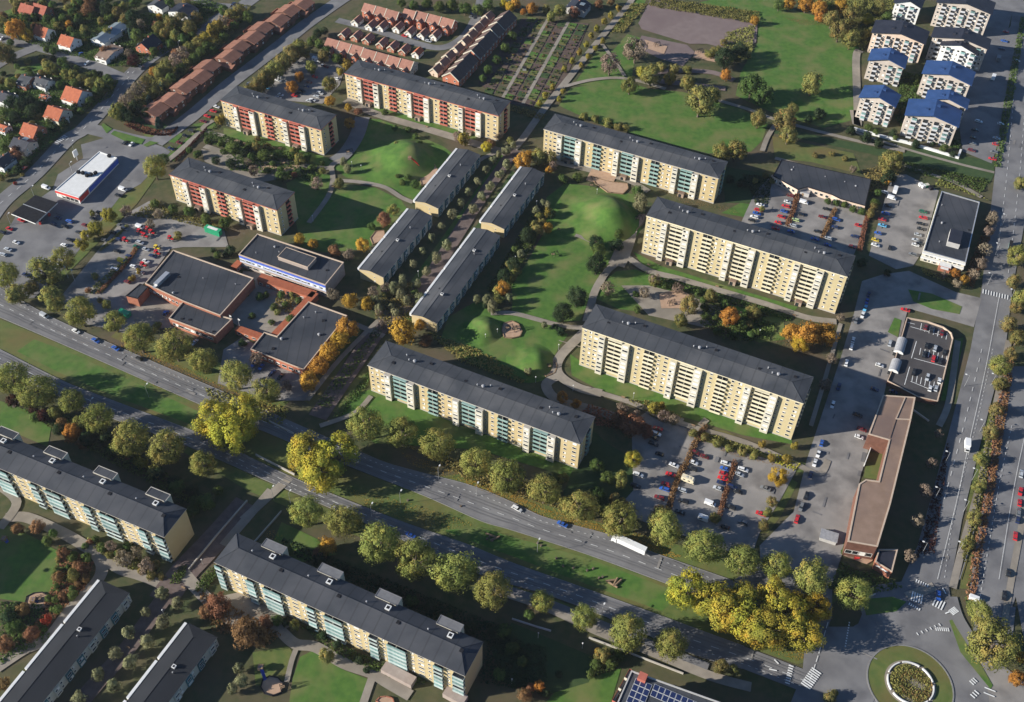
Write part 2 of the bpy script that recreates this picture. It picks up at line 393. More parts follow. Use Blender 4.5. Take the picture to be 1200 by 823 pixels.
# roads
NL = P('-60,345 0,372 79,406 232,473 380,535 494,580 563,610.5 600,621.5 690,650.5 784,685 860,712 965,752')
NU = P('-60,312 0,338 60,372 127,402 260,459 360,503 453,543 547,568 600,589 639,607 716,628 768,649 856,680 975,722')
SU = P('-60,390 0,410 76,448 143,474 255,517 300,540 359,567 466,610 546,638 600,660 685,690 779,724 872,758 945,786')
SL = P('-60,412 0,432 102,479 217,522 300,558 384,594 470,632 559,672 640,697 703,720 807,765 870,784 950,815')
sheet('road', NU + NL[::-1], 'asphalt', ROAD); sheet('road', SU + SL[::-1], 'asphalt', ROAD)
for ln in (NL, NU, SU, SL):
    w = [G(*p) for p in ln]; ribbon('kerb', w[1:-1], .25, 'kerb', .22, world=True, h=.1)
EL = P('1190,-20 1181,60 1172,140 1166,200 1150,340 1137,410 1117,487 1092,580 1075,640 1056,682 1000,690 1010,720 1000,745 960,735 945,830')
ER = P('1240,-20 1232,100 1212,200 1186,340 1178,410 1157,487 1127,610 1118,660 1112,690 1118,730 1150,775 1180,830')
sheet('road', EL + ER[::-1], 'asphalt', ROAD)
sheet('road', P('1176,430 1240,430 1240,830 1215,830 1190,700 1185,715 1140,708 1136,690 1150,600 1165,520'), 'asphalt', ROAD)
sheet('road', P('1145,705 1190,712 1185,760 1150,760 1140,740'), 'asphalt', ROAD)
sheet('road', P('1130,745 1150,760 1200,800 1200,840 1160,840 1125,790'), 'old_asphalt', ROAD)
sheet('street', P('1010,330 1035,322 1065,318 1120,343 1150,350 1141,384 1117,377 1064,362 1056,392 1040,445 1034,470 1008,560 990,640 970,700 905,700 893,690 890,640 930,600 945,540 965,480 985,420 1000,370'), 'old_asphalt', ROAD)
sheet('street', P('900,655 975,690 975,725 940,735 880,700 860,680'), 'asphalt', ROAD)
# the roundabout
def circ3(a, b_, c):
    (ax, ay), (bx, by), (cx, cy) = a, b_, c
    dd = 2 * (ax * (by - cy) + bx * (cy - ay) + cx * (ay - by))
    ux = ((ax * ax + ay * ay) * (by - cy) + (bx * bx + by * by) * (cy - ay) + (cx * cx + cy * cy) * (ay - by)) / dd
    uy = ((ax * ax + ay * ay) * (cx - bx) + (bx * bx + by * by) * (ax - cx) + (cx * cx + cy * cy) * (bx - ax)) / dd
    return ux, uy, hypot(ax - ux, ay - uy)
RX, RY, RR = circ3(G(1016, 790), G(1116, 806), G(1062, 757.5))
def ring(cx, cy, r, n=64, a0=0, a1=2 * pi):
    return [(cx + r * cos(a0 + (a1 - a0) * i / n), cy + r * sin(a0 + (a1 - a0) * i / n)) for i in range(n)]
sheet('road', ring(RX, RY, RR + 13), 'asphalt', ROAD, world=True)
sheet('road', P('945,735 1000,735 1010,780 990,840 920,840 940,790'), 'asphalt', ROAD)
sheet('traffic_island', ring(RX, RY, RR), 'meadow', .3, world=True)
w = ring(RX, RY, RR); ribbon('kerb', w + w[:1], .5, 'kerb', .3, world=True, h=.12, sm=False)
sheet('roundabout_paving', ring(RX, RY, RR * .60), 'path', PATH, world=True)
for s in ('1064,340 1092,345 1127,360 1124,369 1092,363 1070,354', '1112,728 1118,726 1163,804 1160,808 1125,765', '1040,390 1048,373 1056,376 1052,396', '1009,703 1045,700 1062,706 1050,717 1015,722',
          '121,145 132,152 125,157 119,148', '134,154 170,164 166,170 150,168 130,158', '176,166 186,168 172,173 168,171'):
    sheet('traffic_island', P(s), 'lawn', .3)
# parking lots and side streets
for mat, s in (
    ('old_asphalt', '740,495 765,478 808,503 815,515 935,548 915,585 890,625 880,655 840,642 755,612 720,600 742,575'),
    ('old_asphalt', '868,262 885,225 905,205 942,220 1012,243 1016,262 1000,300 930,285'),
    ('old_asphalt', '1018,300 1045,205 1062,205 1088,218 1100,224 1081,295 1070,312 1050,316'),
    ('asphalt', '1120,120 1160,60 1185,30 1210,30 1195,60 1175,150 1162,192 1128,178'), ('asphalt', '1150,0 1190,0 1180,40 1150,110 1120,150 1125,100'),
    ('old_asphalt', '300,108 360,62 385,66 404,82 398,100 378,122 330,118'),
    ('old_asphalt', '70,350 150,250 175,236 205,256 262,268 268,290 215,290 200,292 172,330 160,340 175,372 200,370 195,385 150,392 100,380'),
    ('asphalt', '-10,300 20,252 62,222 68,205 130,165 150,160 190,172 175,200 140,232 80,310 40,350 -10,350'),
    ('asphalt', '95,170 130,160 160,165 190,172 200,178 165,216 140,230 100,200'),
    ('old_asphalt', '262,410 285,395 345,435 370,445 360,470 320,470 255,450'), ('path', '150,350 175,338 215,356 198,374 205,385 160,385'),
):
    sheet('car_park', P(s), mat, ROAD)
ribbon('street', P('-30,285 0,240 40,205 78,165 100,150 135,110 160,82 185,62 215,45 250,25 280,10 310,-12'), 11, 'asphalt', ROAD)
ribbon('street', P('-30,95 0,75 20,65 45,55'), 8, 'asphalt', ROAD); ribbon('street', P('-30,35 0,45 45,55 85,68 115,80 150,95'), 9.5, 'asphalt', ROAD)
ribbon('street', P('100,150 120,155 160,165 182,168'), 10, 'asphalt', ROAD); ribbon('street', P('225,-5 245,5 270,8'), 7, 'asphalt', ROAD)
ribbon('street', P('182,168 200,155 230,132 265,102 300,75 330,52 360,28 400,0 420,-12'), 11, 'asphalt', ROAD)
ribbon('street', P('395,24 440,36 490,52 520,56 545,42 560,15 565,-10'), 6.5, 'asphalt', ROAD)
# paths
for s, wd, mat in (
    ('405,118 440,134 500,152 560,170 600,182', 6, 'path'), ('425,138 418,160 405,180 392,190', 9, 'asphalt'), ('405,186 392,192 382,198 345,192 300,178 262,164', 3.5, 'path'),
    ('388,196 390,212 384,232 362,262', 3, 'path'), ('390,212 420,214 450,220 470,232 484,238', 3, 'path'),
    ('235,155 210,178 195,190', 3.5, 'path'), ('250,142 238,152 262,160', 3, 'path'),
    ('372,490 412,432 445,385 475,358', 9, 'shaded_brickpath'), ('475,358 500,330 530,285 560,238 590,195 602,176', 7.5, 'shaded_brickpath'),
    ('602,176 615,160 640,125 662,98 700,50 735,8 745,-8', 4.5, 'path'), ('595,175 560,190 530,225', 3, 'path'),
    ('662,102 690,95 720,92 745,95 780,105', 3, 'path'), ('705,52 720,72 732,90', 2.5, 'path'), ('840,118 880,130 915,143 1000,165 1060,178', 3, 'path'), ('893,178 900,160 912,142', 3, 'path'),
    ('575,368 600,368 625,374 651,381 676,385 690,383', 3, 'path'), ('674,276.5 684,280 697,286', 2.5, 'path'),
    ('742,268 732,300 712,318 698,340 692,360 687,378', 4, 'path'), ('732,300 760,318 794,327 842,341 900,358 945,373 980,378', 4, 'path'),
    ('738,262 735,280 728,300 722,312', 9, 'path'),
    ('690,385 672,402 657,418 652,432 659,444 680,456 705,462', 5, 'path'), ('705,462 743,474 770,487 814,502 875,520 935,546', 3, 'path'),
    ('655,440 640,452 655,470 700,482 745,498', 5, 'path'), ('780,505 788,492 800,495', 4, 'path'),
    ('600,178 640,188 690,200 735,212 760,225', 4, 'path'), ('690,205 720,212', 12, 'sand'),
    ('6,608 31,607 71,624 96,638 113,650 120,665 113,683 85,712 57,748 28,762 -5,784', 5, 'path'), ('113,650 140,668 165,676 200,690', 4, 'path'),
    ('328,739 346,755 370,759 403,778 435,789 455,801 481,816', 4.5, 'path'), ('349,757 342,775 336,800', 2, 'path'), ('437,792 424,830', 3, 'path'),
    ('290,590 250,635 215,672 190,705', 12, 'shaded_brickpath'), ('190,705 150,760 110,805 90,830', 7, 'shaded_brickpath'), ('318,575 262,640', 4, 'path'), ('340,560 285,610', 4, 'path'), ('215,672 240,700 275,730 290,740', 5, 'path'),
    ('575,690 640,712 700,740 760,763 830,792 880,806', 4, 'path'), ('560,680 640,706 700,730 760,754 830,782', 3, 'asphalt'),
    ('15,478 33,464', 1.5, 'path'), ('1062,700 1095,688', 4, 'path'), ('1122,400 1112,470 1100,500', 3, 'path'),
    ('1116,690 1128,640 1150,560 1168,470 1182,400', 3, 'path'), ('1114,700 1122,725 1140,755 1150,775', 5, 'asphalt'),
    ('1172,760 1183,690 1200,600 1212,540', 2.6, 'path'), ('908,186 940,195 1010,215', 3, 'path'), ('1000,130 1005,145 1003,70 1008,60', 5, 'path'),
    ('1060,195 1090,205 1120,215 1150,232', 3, 'path'), ('1000,155 1060,175 1120,192 1165,203', 2.2, 'path'),
    ('655,400 690,410', 0.5, 'path'), ('820,500 828,492', 3, 'path'), ('850,105 810,100 770,95 775,85 830,85 860,95', 5, 'gravel'),
    ('275,165 295,172 330,175', 2.5, 'sand'), ('240,172 262,180 275,190', 4, 'path'), ('300,195 330,200 350,195', 5, 'sand'), ('435,465 415,485 375,500', 2.5, 'path'),
    ('0,620 20,590 0,570', 4, 'path'), ('1124,680 1133,650 1147,600', 0.4, 'kerb'), ('985,380 965,450 950,500', 2, 'path'), ('935,546 960,556 970,540', 3, 'path'),
    ('360,470 400,420 455,365', 2.5, 'path'), ('345,360 400,375 450,395', 3, 'path'),
):
    ribbon('path', P(s), wd, mat, PATH)
sheet('gravel_pitch', P('763,-2 800,12 888,28 886,50 868,62 828,52 808,52 752,35 748,28'), 'gravel', ROAD)
sheet('gravel_pitch', P('752,42 805,53 815,62 800,78 770,68 745,55'), 'gravel', ROAD)
for s in ('755,47 782,55 778,64 760,58', '815,60 843,64 840,74 812,68'):
    sheet('sand_patch', P(s), 'sand', PATH)
sheet('allotment_soil', P('560,98 612,22 690,28 660,100 636,128 598,122'), 'soil', ROAD)
sheet('paved_court', P('285,318 330,322 368,345 324,395 300,395 262,372 278,340'), 'path', ROAD)
sheet('paved_court', P('728,335 760,335 800,345 850,362 830,385 760,370'), 'path', ROAD); sheet('sand_patch', P('772,345 795,340 812,348 800,362 775,362'), 'sand', PATH)
sheet('sand_patch', P('838,362 870,366 862,380 838,378'), 'sand', PATH)
sheet('paved_court', P('236,175 300,185 345,190 360,205 300,215 240,190'), 'path', ROAD)
sheet('sand_patch', P('328,188 345,187 350,198 330,198'), 'sand', PATH)
sheet('terrace_paving', P('996,640 1028,645 1022,658 1015,662 988,652'), 'sand', PATH)
sheet('paved_court', P('255,700 300,690 340,735 310,745 280,730'), 'path', ROAD)
# marks on the roads
mk = MB()
def dash(w, length, gap, wd, z=.62, off=0.):
    w = [G(*p) for p in w]; w = smooth_line(w, 12); w = offset_line(w, off) if off else w
    pos = 0; on = True; need = length; cur = w[0]; k = 1
    while k < len(w):
        dx, dy = w[k][0] - cur[0], w[k][1] - cur[1]; dl = hypot(dx, dy)
        if dl < 1e-6: k += 1; continue
        st = min(need, dl); nx = (cur[0] + dx / dl * st, cur[1] + dy / dl * st)
        if on:
            px, py = -dy / dl * wd / 2, dx / dl * wd / 2
            mk.poly([(cur[0] - px, cur[1] - py, z), (nx[0] - px, nx[1] - py, z), (nx[0] + px, nx[1] + py, z), (cur[0] + px, cur[1] + py, z)], 'white_paint')
        need -= st; cur = nx
        if need < 1e-6: on = not on; need = length if on else gap
        if st >= dl - 1e-6: k += 1
mid = lambda a, b_, t: [(p[0] + (q[0] - p[0]) * t, p[1] + (q[1] - p[1]) * t) for p, q in zip(a, b_)]
def between(a, b_, t):
    wa = smooth_line(a, 6); out = []
    for p in wa[::3]:
        q = min(((p[0] + (b_[i][0] - p[0]), b_[i][1]) for i in range(len(b_))), key=lambda v: 0)
        # vertical interpolation in the photograph's plane of the road
        for i in range(len(b_) - 1):
            if b_[i][0] <= p[0] <= b_[i + 1][0]:
                f = (p[0] - b_[i][0]) / (b_[i + 1][0] - b_[i][0]); y = b_[i][1] + f * (b_[i + 1][1] - b_[i][1])
                out.append((p[0], p[1] + (y - p[1]) * t)); break
    return out
dash(between(NU, NL, .58), 3, 4, .17); dash(between(NU, NL, .22), 1.0, 1.8, .14); dash(between(SU, SL, .5), 3, 4, .16); dash(between(SU, SL, .8), 1.0, 1.8, .13)
dash(P('1171,345 1155,430 1135,520 1120,590 1098,680'), 60, .5, .15); dash(P('1150,410 1132,487 1105,590'), 3, 4, .17); dash(P('1163,410 1146,487 1118,600 1106,680'), 1.0, 1.8, .15)
dash(P('1185,500 1170,570 1158,640 1148,700'), 1.5, 2, .16); dash(P('1203,500 1188,570 1170,680'), 60, .4, .14)
dash(P('1192,60 1180,200 1168,300'), 3, 4, .17); dash(P('1205,60 1195,200 1180,330'), 3, 4, .17)
dash(P('970,730 958,770 948,800'), 3, 1, .25); dash(P('995,730 990,760'), .6, .6, .5)
dash(P('0,240 40,205 78,165 100,150 135,110 160,82 185,62 215,45 250,25'), 3, 4, .18)
def zebra(p0, p1, n, ln, wd=.55):
    a = G(*p0); c = G(*p1); dx, dy = c[0] - a[0], c[1] - a[1]; dl = hypot(dx, dy); ux, uy = dx / dl, dy / dl
    for i in range(n):
        t = (i + .5) / n * dl; x, y = a[0] + ux * t, a[1] + uy * t
        mk.poly([(x + ux * s * wd / 2 - uy * r * ln / 2, y + uy * s * wd / 2 + ux * r * ln / 2, .64) for s, r in ((-1, -1), (1, -1), (1, 1), (-1, 1))], 'white_paint')
zebra((1067, 699), (1081, 704), 5, 4.5); zebra((1093, 705), (1106, 712), 4, 4.5); zebra((1114, 714), (1120, 720), 5, 3.5, .4)
zebra((943, 806), (957, 786), 9, 4, .6); zebra((922, 803), (927, 780), 8, 1.8, .5); zebra((1095, 738), (1112, 739), 7, 1.6, .4); zebra((1072, 681), (1088, 688), 6, 1.6, .4)
zebra((1150, 342), (1182, 350), 10, 3.5, .5); zebra((1103, 732), (1072, 745), 6, 1.2, .4); zebra((1064, 708), (1078, 716), 6, 1.2, .4)
zebra((66, 169), (78, 160), 6, 3, .5); zebra((1137, 802), (1143, 797), 3, 2); zebra((1138, 818), (1145, 811), 3, 2); zebra((1158, 818), (1160, 806), 2, 4, .5)
for p in ('907,774 912,779', '901,785 910,787', '1104,690 1108,697', '1107,720 1112,718'):
    a, c = P(p); a = G(*a); c = G(*c); dx, dy = c[0] - a[0], c[1] - a[1]; dl = hypot(dx, dy); nx, ny = -dy / dl * .25, dx / dl * .25
    mk.poly([(a[0] - nx, a[1] - ny, .63), (c[0] - nx, c[1] - ny, .63), (c[0] + nx, c[1] + ny, .63), (a[0] + nx, a[1] + ny, .63)], 'white_paint')
# bay lines of the roof-top lot are laid with the deck
mk.obj('road_markings', kind='structure')
for a_, b_, ts in ((NU, NL, (.36, .46, .70, .80)), (SU, SL, (.2, .34, .62, .74))):
    for t_ in ts: ribbon('road_wear', between(a_, b_, t_)[1:], .55, 'worn_asphalt', .385)
# repaired patches in the asphalt
pr = random.Random(3)
def patches(poly, n, mats=('asphalt', 'old_asphalt', 'tar_patch')):
    w = [G(*p) for p in poly]; xs = [p[0] for p in w]; ys = [p[1] for p in w]; k = 0; tries = 0
    while k < n and tries < 400:
        tries += 1; x, y = pr.uniform(min(xs), max(xs)), pr.uniform(min(ys), max(ys)); a = A24 + pr.choice((0, pi / 2)) + pr.uniform(-.1, .1); L, B = pr.uniform(1.5, 6), pr.uniform(.5, 1.7)
        q = [(x + cos(a) * i * L / 2 - sin(a) * j * B / 2, y + sin(a) * i * L / 2 + cos(a) * j * B / 2) for i, j in ((-1, -1), (1, -1), (1, 1), (-1, 1))]
        if all(inside(p, w) for p in q): sheet('asphalt_patch', q, pr.choice(mats), .39, world=True); k += 1
patches(NU[1:] + NL[:0:-1], 17); patches(SU[1:] + SL[:0:-1], 8); patches(EL + ER[::-1], 13)
patches(P('1010,330 1065,318 1120,343 1117,377 1064,362 1034,470 1008,560 990,640 930,690 893,690 930,600 965,480 985,420'), 13); patches(P('740,495 808,503 935,548 880,655 755,612'), 11); patches(P('868,262 905,205 1012,243 1000,300'), 7); patches(P('70,350 150,250 262,268 268,290 172,330 175,372 100,380'), 9); patches(P('-10,300 62,222 130,165 190,172 140,232 40,350'), 9); patches(P('1018,300 1045,205 1088,218 1081,295'), 4)
# the grass hills of the courts
def mound(px, py, r, h, ax=1., ang=0., n=40, dx=.25, mat='lawn'):
    cx, cy = G(px, py); v = []; f = []
    for i in range(n + 1):
        for j in range(n + 1):
            u = (i / n * 2 - 1); w = (j / n * 2 - 1)
            x = u * r * ax; y = w * r; q = hypot(u, w)
            uu = u - dx * (1 - q * q if q < 1 else 0)
            z = h * max(0, cos(min(1, hypot(uu, w)) * pi) * .5 + .5) - .12
            z += h * max(0, 1 - q) * (.05 * sin(u * 7 + px) * cos(w * 6 + py) + .035 * sin(u * 13 + w * 5 + py) + .02 * cos(w * 17 - u * 9))
            v.append((cx + x * cos(ang) - y * sin(ang), cy + x * sin(ang) + y * cos(ang), z))
    for i in range(n):
        for j in range(n):
            a = i * (n + 1) + j; f.append((a, a + n + 1, a + n + 2, a + 1))
    me = bpy.data.meshes.new('grass_hill'); me.from_pydata(v, [], f); me.materials.append(MATS[mat])
    me.polygons.foreach_set('use_smooth', [True] * len(f)); me.update()
    link('grass_hill', me, kind='structure')
mound(458, 190, 27, 8.5, 1.1, .25, dx=.42); mound(697, 258, 27, 9, 1.0, .25, dx=.42); mound(561, 388, 12, 5, 1.1, .25, dx=.35); mound(618, 424, 15, 4, 1., -.3, dx=.35)

# ------------------------------------------------------------------ buildings
def win_mesh(w, h, pane, d=.10, fr=.09, frame='frame', sill=True):
    b = MB(); x, z = w / 2, h / 2; xi, zi = x - fr, z - fr
    O = [(-x, -d, -z), (x, -d, -z), (x, -d, z), (-x, -d, z)]; I = [(-xi, -d, -zi), (xi, -d, -zi), (xi, -d, zi), (-xi, -d, zi)]
    J = [(p[0], -.015, p[2]) for p in I]; K = [(p[0], .02, p[2]) for p in O]
    for i in range(4):
        j = (i + 1) % 4
        b.poly([O[i], O[j], I[j], I[i]], frame); b.poly([I[i], I[j], J[j], J[i]], frame); b.poly([K[i], K[j], O[j], O[i]], frame)
    if pane == 'half':
        b.poly([J[0], J[1], (J[1][0], -.015, .1), (J[0][0], -.015, .1)], 'glass'); b.poly([(J[0][0], -.015, .1), (J[1][0], -.015, .1), J[2], J[3]], 'blind')
    elif pane == 'side':
        b.poly([J[0], (0, -.015, -zi), (0, -.015, zi), J[3]], 'glass'); b.poly([(0, -.015, -zi), J[1], J[2], (0, -.015, zi)], 'blind')
    else:
        b.poly(J, pane)
    return b.mesh('window')
WIN = {}
def window(parent, x, y, z, w, h, rz=0, weights=(5, 2, 2, 1), frame='frame'):
    k = R.choices(('glass', 'half', 'side', 'blind'), weights)[0]
    key = (round(w, 2), round(h, 2), k, frame)
    if key not in WIN: WIN[key] = win_mesh(w, h, k, frame=frame)
    return link('window', WIN[key], parent, (x, y, z), rz)
BAL = {}
def balcony(parent, x, y, z, w, dep, panel, rz=0, glazed=False, n=2, hp=1.05):
    key = (round(w, 2), round(dep, 2), panel, glazed, n, hp)
    if key not in BAL:
        b = MB(); x0, x1 = -w / 2, w / 2
        b.box(x0, -dep, -.18, x1, 0, 0, 'concrete')
        b.box(x0, -dep - .08, -.22, x1, -dep, hp, panel)
        b.box(x0, -dep, 0, x0 + .08, -.02, hp, panel); b.box(x1 - .08, -dep, 0, x1, -.02, hp, panel)
        for i in range(1, n): b.box(x0 + w * i / n - .07, -dep, .0, x0 + w * i / n + .07, -.02, 2.5, 'pale_wall')
        b.poly([(x0 + .1, -.03, .05), (x1 - .1, -.03, .05), (x1 - .1, -.03, 2.45), (x0 + .1, -.03, 2.45)], 'glass')  # door glazing; its dark full width also stands in for recess shade
        if glazed: b.box(x0 + .05, -dep - .05, hp, x1 - .05, -dep, 2.45, 'teal_glass')
        BAL[key] = b.mesh('balcony')
    return link('balcony', BAL[key], parent, (x, y, z), rz)
def vent_meshes():
    out = {}
    b = MB(); b.cyl(0, 0, 0, .9, .65, 'vent_metal', n=10); b.cyl(0, 0, .9, 1.3, .85, 'vent_metal', .4, n=10); out['roof_fan'] = b.mesh('roof_fan')
    b = MB(); b.cyl(0, 0, 0, 1.0, .25, 'vent_metal', n=8); b.cyl(0, 0, 1.0, 1.2, .4, 'vent_metal', .2, n=8); out['vent_pipe'] = b.mesh('vent_pipe')
    b = MB(); b.box(-.7, -.7, 0, .7, .7, .45, 'dark_metal'); out['roof_hatch'] = b.mesh('roof_hatch')
    b = MB(); b.box(-.9, -.9, -.6, .9, .9, 1.5, 'grey_wall'); b.box(-1.05, -1.05, 1.5, 1.05, 1.05, 1.65, 'white_wall'); b.box(-.6, -.6, 1.65, .6, .6, 1.7, 'dark_metal'); out['chimney'] = b.mesh('chimney')
    return out
VENT = vent_meshes()
def hip_roof(L, W, H, rise, hip, mat, fascia, fh=.45, ry=.5):
    b = MB(); e = [(0, 0), (L, 0), (L, W), (0, W)]
    r0 = (hip, W * ry, H + rise); r1 = (L - hip, W * ry, H + rise)
    E = [(x, y, H) for x, y in e]
    b.poly([E[0], E[1], r1, r0], mat); b.poly([E[1], E[2], r1], mat); b.poly([E[2], E[3], r0, r1], mat); b.poly([E[3], E[0], r0], mat)
    for i in range(4):
        p, q = E[i], E[(i + 1) % 4]
        b.poly([(p[0], p[1], H - fh), (q[0], q[1], H - fh), q, p], fascia)
    b.poly([(x, y, H - fh) for x, y in e[::-1]], fascia)
    # ridge and hip cappings
    b.bar(r0, r1, .16, .16, mat, 4)
    for p, q in ((E[0], r0), (E[3], r0), (E[1], r1), (E[2], r1)): b.bar(p, q, .12, .12, mat, 4)
    return b
SEG106 = [('w', 9, 3), ('y', 3.1), ('r', 1.6), ('B', 6.7), ('p', 3.6), ('r', 1.6), ('w', 5.2, 1), ('b', 5.2), ('w', 7.6, 2), ('y', 3.1), ('r', 1.6), ('B', 6.7), ('p', 3.6), ('r', 1.6),
          ('w', 5.2, 1), ('b', 5.2), ('w', 7.6, 2), ('y', 3.1), ('r', 1.6), ('B', 6.7), ('p', 3.6), ('r', 1.6), ('w', 9.6, 2)]
SEG70 = SEG106[:14] + [('w', 9.6, 2)]
def slab_block(org, ang, L, Wd, H, floors, seg, wall, panel, fascia, desc, place, px, bigb=2, porch=True):
    t = thing('apartment_block', org, ang, desc, place, 'apartment block', px)
    fh = (H - 1.3) / floors; z0 = .9; sc = L / sum(s[1] for s in seg); yw = .45
    wb = MB(); wb.box(.35, yw, 0, L - .35, Wd - .45, H - .44, wall)
    x = 0; bx = []
    for s in seg:
        w_ = s[1] * sc; xa, xb = x, x + w_; x = xb
        if xa == 0: xa = .35
        if s[0] == 'w':
            n = s[2]
            for k in range(n):
                cx = xa + (xb - xa) * (k + .62) / (n + .25)
                for f in range(floors): window(t, cx, yw, z0 + fh * f + 1.45, 1.9 if (n == 2 and k == 1) or k == 2 else 1.35, 1.3)
        elif s[0] in 'yp':
            bay = MB(); bay.box(xa, -1.15, 0, xb, yw - .003, H - .95, 'pale_wall', top=fascia); bay.obj('stair_bay', t)
            for f in range(floors): window(t, (xa + xb) / 2, -1.15, z0 + fh * f + 1.45, (xb - xa) * .72, 1.35, weights=(3, 3, 3, 5))
        elif s[0] == 'B':
            for f in range(1 if floors > 0 else 0, floors): balcony(t, (xa + xb) / 2, yw, z0 + fh * f + .1, xb - xa - .1, 1.35, panel, n=bigb)
            
            if porch: m = MB(); m.box(xa + 1.0, -2.4, 0, xb - 2.4, yw - .01, 2.5, 'porch_wall', top='taupe_roof'); m.box(xa + 1.4, -2.48, 0, xa + 3, -2.4, 2.2, 'glass'); m.obj('entrance_porch', t)
            b2 = MB(); b2.box(xa, -1.1, H - .95, xb, yw - .002, H - .5, panel); b2.obj('balcony_canopy', t)
        elif s[0] == 'b':
            for f in range(floors): balcony(t, (xa + xb) / 2, yw, z0 + fh * f + .1, xb - xa - .1, .9, panel, n=2)
        elif s[0] == 'r':
            for f in range(floors): window(t, (xa + xb) / 2, yw, z0 + fh * f + 1.4, .8, 1.2, weights=(1, 0, 0, 0))
    wb.obj('wall', t)
    m = MB(); m.box(.3, yw - .05, 0, L - .3, Wd - .4, .75, 'concrete'); m.obj('plinth', t)
    # right-hand end: a strip of balconies and a row of windows
    for f in range(floors):
        window(t, L - .35, Wd * .2, z0 + fh * f + 1.45, 1.2, 1.25, pi / 2)
        balcony(t, L - .35, Wd * .58, z0 + fh * f + .1, 3.6, .8, panel, pi / 2, n=1)
    hip_roof(L, Wd, H, 1.5, 8, 'slate_roof', fascia).obj('roof', t)
    n = 3 if L > 90 else 2
    for k in range(n):
        cx = L * ((.17, .5, .85)[k] if n == 3 else (.27, .72)[k]); y0 = Wd * .6; zr = H + 1.5 * (1 - abs(y0 / Wd - .5) * 2) - .1
        link('roof_fan', VENT['roof_fan'], t, (cx + 1.2, y0, zr)); link('vent_pipe', VENT['vent_pipe'], t, (cx - 1.5, y0 - .4, zr))
        link('vent_pipe', VENT['vent_pipe'], t, (cx + 4 * R.choice((-1, 1)), y0 + 2.0, zr - .3))
        link('roof_hatch', VENT['roof_hatch'], t, (cx - L * .07, y0 - 5 * R.random(), zr - .2)); link('roof_hatch', VENT['roof_hatch'], t, (cx + L * .08, y0 + 2.5, zr - .5))
    # pale felt patches by the hips and a few repaired strips
    return t
def T2(x, y): return (x, y, 0)
FR = '6-storey'
W6, W9, H6, H9 = 17.43, 17.68, 18.08, 26.0
rust = 'red_panel'
slab_block((-107.99, 571.07), radians(-23.22), 104.8, W6, H6, 6, SEG106, 'yellow_wall', 'red_panel', 'red_panel', 'long cream six-storey block with red balconies', 'below the brown-roofed terraces', (500, 115))
slab_block((-190.21, 465.77), radians(-23.74), 69.9, W6, H6, 6, SEG70, 'yellow_wall', 'red_panel', 'red_panel', 'shorter cream six-storey block with red balconies', 'beside the gravel yard with the green container', (270, 230))
slab_block((-177.36, 538.29), radians(-23.22), 69.6, W6, H6, 6, SEG70, 'yellow_wall', 'red_panel', 'red_panel', 'shorter cream six-storey block with red balconies', 'below the tree-shaded car park', (325, 140))
slab_block((14.51, 518.21), radians(-23.63), 106.0, W6, H6, 6, SEG106, 'yellow_wall', 'green_panel', 'concrete', 'long cream six-storey block with green balconies', 'along the edge of the big park lawn', (740, 185))
slab_block((-66.14, 328.80), radians(-23.9), 105.7, W6, H6, 6, SEG106, 'yellow_wall', 'green_panel', 'concrete', 'long cream six-storey block with green balconies', 'facing the boulevard and its trees', (560, 475), porch=False)
slab_block((67.54, 432.15), radians(-24.09), 105.6, W9, H9, 9, SEG106, 'cream_wall', 'cream_panel', 'cream_panel', 'tall cream nine-storey block with cream balconies', 'beside the hedged car parks', (875, 300))
slab_block((32.07, 349.07), radians(-24.18), 105.5, W9, H9, 9, SEG106, 'cream_wall', 'cream_panel', 'cream_panel', 'tall cream nine-storey block with cream balconies', 'above the camper-van car park', (815, 440), porch=False)
